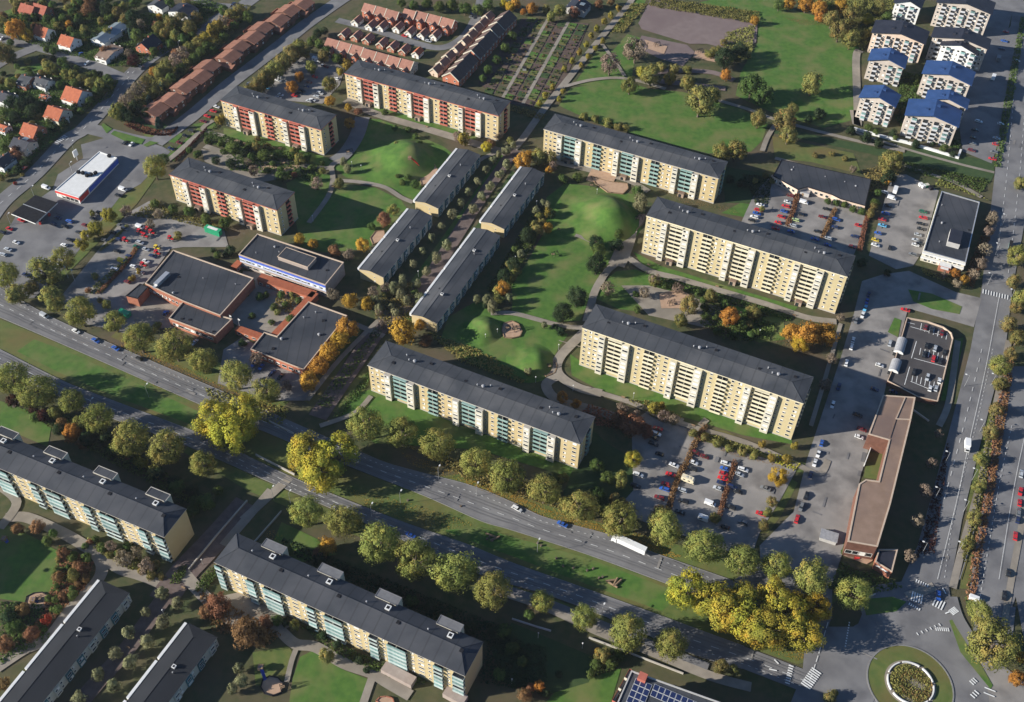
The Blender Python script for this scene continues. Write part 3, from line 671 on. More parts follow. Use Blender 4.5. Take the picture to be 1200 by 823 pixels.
def glass_block(org, ang, L, Wd, H, rims, desc, place, px):
    t = thing('apartment_block', org, ang, desc, place, 'apartment block', px)
    floors = 6; fh = (H - 1.2) / floors; z0 = .7; yw = .5
    wb = MB(); wb.box(.3, yw, 0, L - .3, Wd - .3, H - .44, 'yellow_wall'); wb.obj('wall', t)
    seg = [('b', 3.4)] + [('w', 11, 3), ('b', 3.8), ('w', 3.9, 1), ('b', 8.1)] * 4
    seg[-1] = ('b', 5); sc = L / sum(s[1] for s in seg); x = 0
    for s in seg:
        w_ = s[1] * sc; xa = max(x, .35); xb = min(x + w_, L - .35); x += w_
        for f in range(floors):
            if s[0] == 'b': balcony(t, (xa + xb) / 2, yw, z0 + fh * f + .1, xb - xa - .08, 1.2, 'glazed_panel', n=2 if s[1] > 5 else 1, glazed=R.random() < .6)
            else:
                for k in range(s[2]):
                    window(t, xa + (xb - xa) * (k + .6) / (s[2] + .2), yw, z0 + fh * f + 1.5, 2.6 if k == 1 else 1.2, 1.3)
    hip_roof(L, Wd, H, 2.2, 6, 'dark_roof', 'concrete', fh=.3, ry=.56).obj('roof', t)
    for fr in ((.16, .395, .63, .87)):
        m = MB(); cx = L * fr
        m.box(cx - 4.8, Wd - 1.2, H - 1.6, cx + 4.8, Wd + 2.6, H + .9, 'pale_wall', top='dark_roof' if rims else 'felt_grey')
        for a_, c_ in (((cx - 4.9, Wd - 1.3), (cx + 4.9, Wd - 1.05)), ((cx - 4.9, Wd + 2.45), (cx + 4.9, Wd + 2.7)), ((cx - 4.9, Wd - 1.05), (cx - 4.65, Wd + 2.45)), ((cx + 4.65, Wd - 1.05), (cx + 4.9, Wd + 2.45))):
            m.box(a_[0], a_[1], H + .88, c_[0], c_[1], H + 1.05, 'concrete' if rims else 'felt_grey')
        m.box(cx - 5, Wd - .2, 0, cx + 5, Wd + 2.4, H - 1.6, 'pale_wall'); m.obj('lift_tower', t)
        link('chimney', VENT['chimney'], t, (cx + 2.6, Wd * .74, H + .8)); link('roof_hatch', VENT['roof_hatch'], t, (cx + 2.4, Wd * .88, H + .3))
        link('vent_pipe', VENT['vent_pipe'], t, (cx - 6, Wd * .66, H + 1.3)); link('roof_hatch', VENT['roof_hatch'], t, (cx + 9, Wd * .5, H + 1.8))
    return t
glass_block((-113.8, 222.54), radians(-23.94), 109.57, 15.07, 18.19, 0, 'cream block with glazed balconies and lift towers', 'above the small lower playground', (405, 725))
a2 = radians(-22.4); g = G(192.2, 630, 18.19)
glass_block((g[0] - 109.57 * cos(a2), g[1] - 109.57 * sin(a2)), a2, 109.57, 15.07, 18.19, 1, 'cream block with glazed balconies and lift towers', 'cut off by the left edge', (90, 560))

# its neighbour stands outside the view and shades the lawn at the lower left
g = G(62, 646); k_ = 18.2 / math.tan(SUN_EL); bx, by = g[0] - k_ * cos(SUN_AZ), g[1] - k_ * sin(SUN_AZ)
glass_block((bx - 70 * cos(A24) + 22 * sin(A24), by - 70 * sin(A24) - 22 * cos(A24)), A24, 70, 22, 18.2, 1, 'cream block standing outside the left edge', 'and shading the lower-left lawn', (-60, 660))

# two-storey terraces
def terrace(FL, FRt, BL, h, desc, place, px, blen=None, teal=False, hipped=False):
    a = G(*FL, h); c = G(*FRt, h); e = G(*BL, h)
    ang = atan2(e[1] - a[1], e[0] - a[0]) - pi / 2
    Wd = (c[0] - a[0]) * cos(ang) + (c[1] - a[1]) * sin(ang); L = blen or hypot(e[0] - a[0], e[1] - a[1])
    t = thing('terraced_block', a, ang, desc, place, 'terraced block', px)
    m = MB(); rx = Wd * .46; rise = 1.3
    m.box(.4, .25, 0, Wd - .3, L - .25, h - .35, 'pale_wall')
    if not hipped:
        for y in (.25, L - .25): m.poly([(.4, y, h - .35), (Wd - .3, y, h - .35), (Wd - .3, y, h), (rx, y, h + rise - .1), (.4, y, h)], 'ochre_wall')
    m.obj('wall', t)
    m = MB(); m.box(.35, .18, 0, Wd - .25, .25, h - .3, 'yellow_wall'); (None if hipped else m.poly([(.35, .18, h - .3), (Wd - .25, .18, h - .3), (Wd - .25, .18, h - .02), (rx, .18, h + rise - .05), (.35, .18, h - .02)], 'yellow_wall')); m.obj('end_wall', t)
    m = MB(); hp = 4.5 if hipped else 0
    r0 = (rx, hp, h + rise); r1 = (rx, L - hp, h + rise); E = [(0, 0, h), (Wd, 0, h), (Wd, L, h), (0, L, h)]
    m.poly([E[1], E[2], r1, r0], 'charcoal_roof' if teal else 'slate_roof'); m.poly([E[3], E[0], r0, r1], 'charcoal_roof' if teal else 'slate_roof')
    if hipped: m.poly([E[0], E[1], r0], 'charcoal_roof'); m.poly([E[2], E[3], r1], 'charcoal_roof')
    for p, q in ((E[1], E[2]), (E[2], E[3]), (E[0], E[1])): m.poly([(p[0], p[1], h - .3), (q[0], q[1], h - .3), q, p], 'concrete')
    m.bar(r0, r1, .14, .14, 'charcoal_roof' if teal else 'slate_roof', 4); m.obj('roof', t)
    # stepped white gutter boards along the sunny side
    n = 4
    for k in range(n):
        y0, y1 = L * k / n + .5, L * (k + 1) / n - .5
        m = MB(); m.box(-1.0, y0, h - 1.5, .15, y1, h + .3, 'white_wall'); m.obj('eaves_board', t)
        for q in range(4):
            yy = y0 + (y1 - y0) * (q + .5) / 4
            for f in range(2): window(t, .4, yy, 1.6 + 2.7 * f, 2.2, 1.3, -pi / 2)
    nb = max(6, int(L / 6.5))
    for k in range(nb):
        yy = L * (k + .5) / nb
        m = MB(); m.box(Wd - .3, yy - 1.9, .2, Wd + .25, yy + 1.2, h - .7, 'teal_panel' if not teal or k % 3 else 'pale_wall'); m.obj('entrance_panel', t)
        for f in range(2):
            window(t, Wd - .3, yy + 2.2, 1.5 + 2.7 * f, 1.1, 1.2, pi / 2); window(t, Wd + .25, yy - .4, 1.5 + 2.7 * f, 2.2, 1.3, pi / 2, weights=(6, 1, 1, 1))
    for f in range(2): window(t, Wd * .62, .18, 1.6 + 2.6 * f, .7, .9)
    for k in range(1 if L < 65 else 2):
        link('chimney', VENT['chimney'], t, (rx + 1.2, L * ((k + .5) / (1 if L < 65 else 2)) , h + .6), scale=(.7, .7, .75)); link('vent_pipe', VENT['vent_pipe'], t, (rx + 2.4, L * .72, h + .8)); link('roof_hatch', VENT['roof_hatch'], t, (rx - 2, L * .3, h + .7), scale=(.7, .7, .6))
    return t
tp = 'between the two pedestrian courts'
terrace((485.5, 236), (514.5, 243.5), (536.5, 174), 6.5, 'two-storey dark-roofed terrace with cream gable', 'nearest the grass hill with the red slide', (525, 210))
terrace((420.3, 315.7), (451.3, 323), (479.2, 244.5), 6.5, 'two-storey dark-roofed terrace with cream gable', 'beside the brick school', (460, 285))
terrace((563, 260), (592, 267.5), (611.8, 195.3), 6.5, 'two-storey dark-roofed terrace with cream gable', 'by the orange maples at the lane top', (600, 235))
terrace((481.3, 368.8), (513.9, 377), (557.7, 267.2), 6.5, 'longest two-storey dark-roofed terrace with cream gable', 'beside the smaller grass hill', (535, 325))
_e = (126.8, 674.5)
def ext(p, q, k): return (p[0] + (q[0] - p[0]) * k, p[1] + (q[1] - p[1]) * k)
# the two lower terraces run out of the view, so they are laid from their visible far ends
def terrace_back(BL, BR, FLv, h, Ltot, desc, place, px):
    a = G(*BL, h); c = G(*BR, h); e = G(*FLv, h)
    ang = atan2(a[1] - e[1], a[0] - e[0]); ux, uy = cos(ang), sin(ang)
    o = (a[0] - ux * Ltot, a[1] - uy * Ltot)
    Wd = (c[0] - a[0]) * uy - (c[1] - a[1]) * ux
    class _: pass
    inv = lambda x, y: project(x, y, h)
    return terrace(inv(*o), inv(o[0] + uy * Wd, o[1] - ux * Wd), BL, h, desc, place, px, teal=True, hipped=True)
def project(x, y, z):
    v = np.array([x, y, z - CAM_H]); q = v @ _f
    return (600 + CAM_F * (v @ _xr) / q, 411.5 - CAM_F * (v @ _ur) / q)
terrace_back((117.8, 679.5), (151.4, 695.4), (0, 823), 6.3, 85, 'long low dark-roofed terrace with teal panels', 'beside the little round playground', (80, 760))
terrace_back((220, 729.5), (255, 746), (147.5, 823), 6.3, 70, 'long low dark-roofed terrace with teal panels', 'beside the rust-coloured bare trees', (205, 780))

# flat-roofed buildings from their roof outlines
def flat(name, poly_px, h, wall, roof, cop, desc, place, px, base=0, par=.55, cw=.36, parent=None, partname='wing'):
    w = [G(*p, h) for p in poly_px]
    cx = sum(p[0] for p in w) / len(w); cy = sum(p[1] for p in w) / len(w)
    w = [(x - cx, y - cy) for x, y in w]
    if parent is None: t = thing(name, (cx, cy, 0), 0, desc, place, name.replace('_', ' ') if name != 'church' else 'hall', px); ox, oy = 0, 0; host = t
    else: t = parent; ox, oy = cx - t.location.x, cy - t.location.y; host = link(partname, None, t, (ox, oy, 0))
    w, wi = inset(w, cw)
    m = MB(); m.prism(w, base, h - .3, wall, cap=False); m.obj('wall', host)
    m = MB(); m.poly([(x, y, h - par) for x, y in wi], roof); m.obj('roof', host)
    m = MB(); n = len(w); w2, wo = inset(w, -.12)
    for i in range(n):
        j = (i + 1) % n
        m.poly([(*wo[i], h), (*wo[j], h), (*wi[j], h), (*wi[i], h)], cop); m.poly([(*wo[i], h - .35), (*wo[j], h - .35), (*wo[j], h), (*wo[i], h)], cop)
        m.poly([(*wi[i], h), (*wi[j], h), (*wi[j], h - par), (*wi[i], h - par)], cop)
    m.obj('parapet', host)
    return t, host, w
def wall_windows(host, w, i, z, n, ww, hh, pad=.06, weights=(6, 1, 1, 1), frame='frame', name='window'):
    p, q = w[i], w[(i + 1) % len(w)]; dx, dy = q[0] - p[0], q[1] - p[1]; a = atan2(dy, dx)
    for k in range(n):
        f = pad + (1 - 2 * pad) * (k + .5) / n
        window(host, p[0] + dx * f, p[1] + dy * f, z, ww, hh, a, weights, frame)
def edge_facing(w, ang):
    # index of the edge whose outward normal points nearest to ang
    best = None
    for i in range(len(w)):
        p, q = w[i], w[(i + 1) % len(w)]; L = hypot(q[0] - p[0], q[1] - p[1]); na = atan2(-(q[0] - p[0]), q[1] - p[1])
        s = L * max(0, cos(na - ang)) ** 3
        if best is None or s > best[0]: best = (s, i)
    return best[1]
def roof_vents(host, pts, h, kinds=('vent_pipe', 'roof_hatch', 'roof_fan'), sc=.8):
    for k, (px, py) in enumerate(pts):
        g_ = G(px, py, h); mw = host.location; p = host.parent.location if host.parent else Vector((0, 0, 0))
        link(kinds[k % len(kinds)], VENT[kinds[k % len(kinds)]], host, (g_[0] - mw.x - p.x, g_[1] - mw.y - p.y, h - .6), scale=(sc, sc, sc))
FRONT = A24 - pi / 2
sp = 'of the brick school by the boulevard'
t, hst, w = flat('school_hall', P('203,293 297,325.8 258,369.5 214.8,352.8 170,332'), 7.0, 'brick', 'dark_roof', 'coping', 'large flat-roofed brick hall', sp, (225, 330))
roof_vents(hst, P('238,326 209,324 203,343 276,333'), 7)
gx, gy = G(190, 328, 7); m = MB(); m.box(-5, -1.2, 6.4, 5, 1.2, 8.4, 'metal'); m.box(-6.5, -.8, 6.4, -5, .8, 7.4, 'metal'); o = m.obj('ventilation_unit', hst, (gx - hst.location.x, gy - hst.location.y, 0), B66)
i = edge_facing(w, FRONT); wall_windows(hst, w, i, 3.2, 9, 1.6, 1.6)
t2, h2, w = flat('school_annexe', P('214.8,352.8 258,369.5 272,373.7 252,393.3 197.8,372.9'), 5.8, 'brick', 'dark_roof', 'coping', 'lower flat-roofed brick front', sp, (235, 373))
i = edge_facing(w, FRONT); wall_windows(h2, w, i, 2.6, 7, 3.2, 1.8, weights=(4, 2, 2, 2)); roof_vents(h2, P('213,373 222,374 250,388'), 5.8, ('roof_hatch',))
t3, h3, w = flat('school_boiler_house', P('147.7,346.5 164,332.5 173.5,336 161,349.8'), 6.0, 'brick', 'dark_roof', 'dark_metal', 'small brick tower annexe', 'beside the green skip in the school yard', (160, 342), par=.25, cw=.3)
t4, h4, w = flat('school_wing', P('301.6,273.9 402.7,307.3 381.2,333.9 279.6,298.1'), 9.0, 'wing_wall', 'dark_roof', 'coping', 'two-storey flat-roofed wing with bright blue panels', 'behind the school courtyard', (340, 305))
i = edge_facing(w, FRONT); p, q = w[i], w[(i + 1) % 4]; Lw = hypot(q[0] - p[0], q[1] - p[1]); aw = atan2(q[1] - p[1], q[0] - p[0])
for k in range(14):
    f = (k + .5) / 14; cx, cy = p[0] + (q[0] - p[0]) * f, p[1] + (q[1] - p[1]) * f
    m = MB(); m.box(-Lw / 28 + .05, -.12, 7.0, Lw / 28 - .05, .1, 8.2, 'blue_plastic'); m.box(-Lw / 28 + .05, -.06, 4.1, Lw / 28 - .05, .1, 7.0, 'pale_blue'); m.obj('blue_panel', h4, (cx, cy, 0), aw)
    window(h4, cx + .07 * sin(aw), cy - .07 * cos(aw), 5.7, Lw / 17, 1.2, aw, (3, 2, 2, 2)); window(h4, cx, cy, 2.2, Lw / 16, 1.4, aw)
gx, gy = G(348, 302, 10.5); m = MB(); m.box(-9, -4, 8.4, 9, 4, 10.8, 'wing_wall', top='dark_roof'); m.box(-9.2, -4.2, 10.6, 9.2, -3.9, 10.95, 'coping'); m.box(-9.2, 3.9, 10.6, 9.2, 4.2, 10.95, 'coping'); m.box(8.9, -3.9, 10.6, 9.2, 3.9, 10.95, 'coping'); m.box(-9.2, -3.9, 10.6, -8.9, 3.9, 10.95, 'coping')
m.obj('rooftop_plant_room', h4, (gx - h4.location.x, gy - h4.location.y, 0), A24); roof_vents(h4, P('327,295 383,316 322,289 300,296'), 9)
t5, h5, w = flat('school_block', P('361.6,353.5 406.6,369.7 355.8,433.2 293.5,409 309.6,389.3 324.7,394'), 5.6, 'orange_brick', 'dark_roof', 'coping', 'single-storey flat-roofed brick block', 'beside the orange maples of the school', (350, 395))
i = edge_facing(w, FRONT); wall_windows(h5, w, i, 2.6, 7, 2.6, 1.7, weights=(3, 2, 2, 3)); roof_vents(h5, P('370,366 379,375 374,392 356,372 320,408 330,397'), 5.6, ('vent_pipe', 'roof_hatch', 'roof_fan'), 1.0)
def link_corridor(a, c, wd, h, desc, place, px):
    p, q = G(*a, h), G(*c, h); L = hypot(q[0] - p[0], q[1] - p[1])
    t = thing('covered_corridor', p, atan2(q[1] - p[1], q[0] - p[0]), desc, place, 'corridor', px)
    m = MB(); m.box(0, -wd / 2, 0, L, wd / 2, h - .3, 'orange_brick'); m.obj('wall', t)
    m = MB(); m.box(-.2, -wd / 2 - .3, h - .3, L + .2, wd / 2 + .3, h, 'orange_roof'); m.obj('roof', t)
    for k in range(max(2, int(L / 4))): window(t, (k + .5) * L / max(2, int(L / 4)), -wd / 2, 1.6, 2, 1.2)
link_corridor((304, 324), (368, 345), 4.5, 4.2, 'long orange-roofed corridor', 'under the blue panels of the school wing', (335, 333))
link_corridor((369, 343), (322, 392), 3.5, 4.2, 'orange-roofed corridor', 'on the right of the school courtyard', (345, 368))
link_corridor((277, 384), (312, 396), 3.0, 3.4, 'short orange-brick corridor', 'on the lower side of the school courtyard', (292, 390))
link_corridor((274, 313), (281, 306), 3.0, 3.6, 'very short orange-roofed link', 'at the left end of the blue-panelled wing', (277, 310))
# filling station
t, hst, w = flat('filling_station_shop', P('116.3,177.5 137,185 91.9,231.3 64.4,222.5'), 4.8, 'white_wall', 'white_wall', 'white_wall', 'flat white-roofed filling station shop with a red front', 'beside the black canopy', (98, 203), par=.3)
i = edge_facing(w, FRONT); p, q = w[i], w[(i + 1) % len(w)]; aw = atan2(q[1] - p[1], q[0] - p[0]); Lw = hypot(q[0] - p[0], q[1] - p[1])
m = MB(); m.box(-.1, -.25, 2.9, Lw + .1, -.02, 4.2, 'red_tarp'); m.obj('red_fascia', hst, (p[0], p[1], 0), aw); wall_windows(hst, w, i, 1.5, 5, 2.6, 2.2)
i = edge_facing(w, A24); p, q = w[i], w[(i + 1) % len(w)]; aw = atan2(q[1] - p[1], q[0] - p[0]); Lw = hypot(q[0] - p[0], q[1] - p[1])
m = MB(); m.box(0, -.25, 1.2, Lw * .75, -.02, 4.0, 'blue_plastic'); m.obj('blue_fascia', hst, (p[0] + (q[0] - p[0]) * .25, p[1] + (q[1] - p[1]) * .25, 0), aw)
m = MB(); m.box(0, -.25, 1.2, Lw * .22, -.02, 4.0, 'red_tarp'); m.obj('red_fascia', hst, (p[0], p[1], 0), aw)
for s in P('92,202 97,203 102,206 107,205 112,203 128,183'):
    g_ = G(*s, 5); m = MB(); m.box(-.9, -.7, 4.5, .9, .7, 6.0, 'dark_metal'); m.obj('cooling_unit', hst, (g_[0] - hst.location.x, g_[1] - hst.location.y, 0), B66)
w = [G(*p, 5.2) for p in P('41.3,228.5 67.5,237.5 41.3,261.9 13,250.6')]; cx = sum(p[0] for p in w) / 4; cy = sum(p[1] for p in w) / 4
t = thing('filling_station_canopy', (cx, cy), 0, 'black flat filling station canopy on posts', 'beside the white-roofed shop', 'canopy', (40, 245))
ww = [(x - cx, y - cy) for x, y in w]; m = MB(); m.prism(ww, 4.5, 5.2, 'white_wall', top='dark_metal'); m.obj('canopy_roof', t)
m = MB(); a_ = ((ww[0][0] + ww[3][0]) / 2, (ww[0][1] + ww[3][1]) / 2); c_ = ((ww[1][0] + ww[2][0]) / 2, (ww[1][1] + ww[2][1]) / 2); m.bar((*a_, 5.25), (*c_, 5.25), .25, .25, 'metal', 4); m.obj('ridge_bar', t)
for fx, fy in ((.15, .3), (.85, .3), (.15, .7), (.85, .7)):
    x = ww[0][0] * (1 - fx) * (1 - fy) + ww[1][0] * fx * (1 - fy) + ww[3][0] * (1 - fx) * fy + ww[2][0] * fx * fy; y = ww[0][1] * (1 - fx) * (1 - fy) + ww[1][1] * fx * (1 - fy) + ww[3][1] * (1 - fx) * fy + ww[2][1] * fx * fy
    m = MB(); m.cyl(x, y, 0, 4.5, .2, 'metal', n=6); m.obj('post', t); m = MB(); m.box(x - .5, y - 1.6, 0, x + .5, y - .5, 1.9, 'red_tarp'); m.obj('fuel_pump', t)
g_ = G(91, 188); t = thing('price_sign', g_, B66, 'tall white sign pylon', 'on the verge by the filling station', 'sign', (89, 182)); m = MB(); m.box(-.25, -.25, 0, .25, .25, 3, 'metal'); m.obj('post', t); m = MB(); m.box(-1.6, -.3, 3, 1.6, .3, 7, 'white_wall'); m.obj('sign_panel', t)
# office at the right
t, hst, w = flat('office_building', P('1103.7,224 1148,236.8 1131.8,307.3 1082.5,293.7'), 7.0, 'pale_wall', 'dark_roof', 'metal', 'two-storey flat-roofed office with white bands', 'beside the main road junction', (1115, 265))
i = edge_facing(w, FRONT + .2); p, q = w[i], w[(i + 1) % len(w)]; aw = atan2(q[1] - p[1], q[0] - p[0]); Lw = hypot(q[0] - p[0], q[1] - p[1])
for z in (2.6, 5.4): m = MB(); m.box(-.3, -1.2, z, Lw + .2, -.03, z + .9, 'white_wall'); m.obj('white_band', hst, (p[0], p[1], 0), aw)
wall_windows(hst, w, i, 4.4, 8, 1.8, 1.4); wall_windows(hst, w, i, 1.4, 8, 1.8, 1.8)
m = MB(); m.box(-3, -5, 0, 3, -1.25, 3.6, 'brick', top='white_wall'); m.box(-2, -6.5, 3.0, 2, -5, 3.3, 'white_wall'); m.obj('entrance_porch', hst, ((p[0] + q[0]) / 2 + 2, (p[1] + q[1]) / 2, 0), aw)
i = edge_facing(w, A24 + pi); wall_windows(hst, w, i, 5, 9, 2, 1.3); wall_windows(hst, w, i, 2, 9, 2, 1.3)
gx, gy = G(1119, 279, 8.5); m = MB(); m.box(-3.2, -6, 6.3, 3.2, 6, 9.6, 'grey_wall', top='navy_roof'); m.obj('rooftop_plant_room', hst, (gx - hst.location.x, gy - hst.location.y, 0), B66 - pi / 2 + .02); roof_vents(hst, P('1104,240 1136,269 1104,261 1101,283 1098,252'), 7)
# low day-care building
t, hst, w = flat('day_care_building', P('916,187 1021,210 1014,241 985,233 975,228 946,219 935,222 906,206'), 4.6, 'peach_wall', 'dark_roof', 'dark_metal', 'long low black-roofed building with peach walls', 'behind the hedged car park', (965, 212), par=.2, cw=.3)
i = edge_facing(w, FRONT); 
for i in range(len(w)):
    p, q = w[i], w[(i + 1) % len(w)]; na = atan2(-(q[0] - p[0]), q[1] - p[1])
    if cos(na - FRONT) > .7: wall_windows(hst, w, i, 2.2, max(1, int(hypot(q[0] - p[0], q[1] - p[1]) / 3)), 1.8, 1.7)
roof_vents(hst, P('930,196 934,200 928,199 990,213 995,215 1003,218 967,207 962,211'), 4.6)
t = thing('garden_shed', G(941, 228), A24, 'small grey flat-roofed shed', 'below the black-roofed day-care building', 'shed', (941, 226)); m = MB(); m.box(-3.5, -1.8, 0, 3.5, 1.8, 2.6, 'grey_wall', top='metal'); m.box(-.6, -1.85, 0, .6, -1.8, 2.1, 'wood'); m.obj('wall', t)
# roof-top car park on a low deck
dk = P('1063,372 1087.5,376.5 1105.7,383 1115,390 1117,396.5 1111,422 1104,451 1099,470 1076,465 1040,446 1044,436.6 1057,393')
t, hst, w = flat('parking_deck', dk, 3.2, 'brown_brick', 'dark_asphalt', 'coping', 'raised dark parking deck with a rounded corner', 'inside the bend of the main road', (1080, 420), par=.9, cw=.3)
DECK_Z = 2.3
mk = MB()
def pl(s, wd=.14):
    a, c = P(s); a = G(*a, DECK_Z); c = G(*c, DECK_Z); dx, dy = c[0] - a[0], c[1] - a[1]; L = hypot(dx, dy); nx, ny = -dy / L * wd, dx / L * wd
    mk.poly([(p_[0] + k * nx - hst.location.x, p_[1] + k * ny - hst.location.y, DECK_Z + .02) for p_, k in ((a, -1), (c, -1), (c, 1), (a, 1))], 'white_paint')
for s in ('1074,400 1068,420', '1066,430 1060,451', '1067,383 1107,394', '1071,420 1108,430', '1067,447 1096,459', '1064,378 1072,380'): pl(s)
for k in range(7):
    for (x0, y0, x1, y1) in ((1080, 379, 1110, 390), (1079, 408, 1110, 416), (1070, 439, 1100, 449)):
        f = k / 6; x = x0 + (x1 - x0) * f; y = y0 + (y1 - y0) * f; pl('%f,%f %f,%f' % (x, y, x - 1.5, y + 8))
mk.obj('bay_lines', hst)
for (a, c) in (((1058.5, 396), (1053.5, 412)), ((1052, 421), (1047.5, 434))):
    p, q = G(*a, 4), G(*c, 4); L = hypot(q[0] - p[0], q[1] - p[1]); m = MB(); n = 9
    for k in range(n):
        a0, a1 = pi * k / n, pi * (k + 1) / n
        m.poly([(0, 2.4 * cos(a0), 2.6 + 1.9 * sin(a0)), (L, 2.4 * cos(a0), 2.6 + 1.9 * sin(a0)), (L, 2.4 * cos(a1), 2.6 + 1.9 * sin(a1)), (0, 2.4 * cos(a1), 2.6 + 1.9 * sin(a1))], 'vent_metal')
    for x in (0, L): m.poly([(x, 2.4 * cos(pi * k / n), 2.6 + 1.9 * sin(pi * k / n)) for k in range(n + 1)], 'white_wall')
    m.box(0, -2.3, 0, L, 2.3, 2.6, 'glass')
    m.obj('stair_shelter', hst, (p[0] - hst.location.x, p[1] - hst.location.y, 0), atan2(q[1] - p[1], q[0] - p[0]), smooth=False)
# the long brown-roofed shop building
t, hst, w = flat('shopping_building', P('1035,463 1072.7,465.6 1067.6,491.7 1043.7,590 1028.4,640.4 993.6,634.4 1007,567 1014.8,562 1030,564 1042,515.5 1018,508.7'), 10.5, 'brown_brick', 'taupe_roof', 'coping', 'long brown flat-roofed shop building', 'beside the main road below the parking deck', (1035, 560), par=.3, cw=.5)
i = edge_facing(w, FRONT); wall_windows(hst, w, i, 3.5, 4, 3, 2.4)
g0, g1 = G(1049.5, 490.5, 10.5), G(1067, 491.7, 10.5)
m = MB(); a_, c_ = G(1061, 465.5, 10.5), G(1050, 491, 10.5); m.bar((a_[0] - hst.location.x, a_[1] - hst.location.y, 10.35), (c_[0] - hst.location.x, c_[1] - hst.location.y, 10.35), .3, .3, 'coping', 4)
a_, c_ = G(1050, 491, 10.5), G(1067.6, 491.7, 10.5); m.bar((a_[0] - hst.location.x, a_[1] - hst.location.y, 10.35), (c_[0] - hst.location.x, c_[1] - hst.location.y, 10.35), .35, .35, 'coping', 4)
a_, c_ = G(1050, 491, 10.5), G(1043, 513, 10.5); m.bar((a_[0] - hst.location.x, a_[1] - hst.location.y, 10.3), (c_[0] - hst.location.x, c_[1] - hst.location.y, 10.3), .25, .25, 'taupe_roof', 4); m.obj('roof_upstand', hst)
t, hst, w = flat('shop_extension', P('1030,643.8 1052,643.8 1045.4,670 1026,658'), 5.5, 'brick', 'navy_roof', 'coping', 'small black-roofed extension with white sign strip', 'at the lower end of the brown building', (1038, 655))
i = edge_facing(w, FRONT); p, q = w[i], w[(i + 1) % len(w)]; aw = atan2(q[1] - p[1], q[0] - p[0]); Lw = hypot(q[0] - p[0], q[1] - p[1])
m = MB(); m.box(Lw * .12, -.2, 3.2, Lw * .8, -.02, 4.1, 'white_wall'); m.obj('sign_strip', hst, (p[0], p[1], 0), aw)
t = thing('boundary_wall', G(1068, 496), 0, 'low pale wall spur', 'beside the upper end of the brown building', 'wall', (1080, 487)); p, q = G(1070, 483), G(1087.5, 495.5); m = MB(); m.bar((p[0] - t.location.x, p[1] - t.location.y, 1.2), (q[0] - t.location.x, q[1] - t.location.y, 1.2), .5, .5, 'coping', 4); m.box(-.2, -.2, 0, .2, .2, 1, 'brick'); m.obj('wall', t)
t = thing('garden_wall', G(1013, 548), 0, 'thin white wall closing a planted yard', 'beside the brown-roofed building', 'wall', (1020, 527)); p, q = G(1027, 507), G(1012, 547)
a_ = atan2(q[1] - p[1], q[0] - p[0]); L = hypot(q[0] - p[0], q[1] - p[1]); t.location = (p[0], p[1], 0); t.rotation_euler = (0, 0, a_); m = MB(); m.box(0, -.15, 0, L, .15, 2.2, 'white_wall'); m.obj('wall', t)
sheet('grass_strip', P('1021,512 1040,518 1028,562 1012,560'), 'meadow', LAWN)
t = thing('delivery_shed', G(970, 632), -.35, 'small flat-roofed kiosk with a grey tin roof', 'in the yard beside the brown building', 'kiosk', (970, 628)); m = MB(); m.box(-3.4, -2.2, 0, 3.4, 2.2, 2.6, 'grey_wall'); m.obj('wall', t); m = MB(); m.box(-3.7, -2.5, 2.6, 3.7, 2.5, 2.8, 'vent_metal'); m.obj('roof', t)
sheet('terrace_paving', P('1005,640 1013,641.5 1007,656 1000,657'), 'red_tarp', MARK); sheet('terrace_paving', P('1016,642 1026,643.5 1025,649 1015,646'), 'red_tarp', MARK)
for k, s in enumerate(P('1012,648 1016,650 1019,647 1014,653 1018,653')):
    t = thing('cafe_table', G(*s), .3, 'small dark café table', 'on the red paved terrace', 'table', s); m = MB(); m.cyl(0, 0, .68, .75, .7, 'dark_metal'); m.obj('table_top', t); m = MB(); m.cyl(0, 0, 0, .68, .07, 'dark_metal', n=6); m.obj('leg', t)
# corner of the block with solar panels, below the view
sb = P('742,797 830,816 812,900 702,880'); h = 15
t, hst, w = flat('apartment_block', P('740,786 880,836 880,900 690,900'), 22, 'brick', 'slate_roof', 'grey_wall', 'brick-fronted block with solar panels on its roof', 'at the bottom edge of the view', (770, 805), par=.4)
def solar(x0, y0, nx, ny, ang):
    for i in range(nx):
        for j in range(ny):
            m = MB(); m.box(-1.0, -1.2, .25, 1.0, 1.2, .32, 'white_wall', top='white_wall'); m.box(-.9, -1.1, .321, .9, 1.1, .34, 'solar')
            key = 'solar'
            if key not in WIN: WIN[key] = m.mesh('solar_panel')
            g_ = G(x0, y0, 22); ux, uy = cos(ang), sin(ang)
            link('solar_panel', WIN[key], hst, (g_[0] + ux * i * 2.1 - uy * -j * 2.5 - hst.location.x, g_[1] + uy * i * 2.1 - ux * j * 2.5 - hst.location.y, 21.6), ang)
solar(747, 799, 3, 6, A24); solar(769, 806, 11, 2, A24)
for f in range(7): balcony(hst, *((lambda a, c: ((a[0] + c[0]) / 2 - hst.location.x, (a[1] + c[1]) / 2 - hst.location.y))(G(740, 786, 22), G(724, 815, 22))), f * 3 + .6, 14, 1.2, 'red_panel', atan2(*(lambda a, c: (a[1] - c[1], a[0] - c[0]))(G(740, 786, 22), G(724, 815, 22))) + pi, n=3)
gx, gy = G(744, 787, 22); m = MB(); m.box(-1.5, -1.5, 21, 1.5, 1.5, 23.5, 'red_panel'); m.obj('stair_head', hst, (gx - hst.location.x + 2.5, gy - hst.location.y - 2.5, 0), A24)

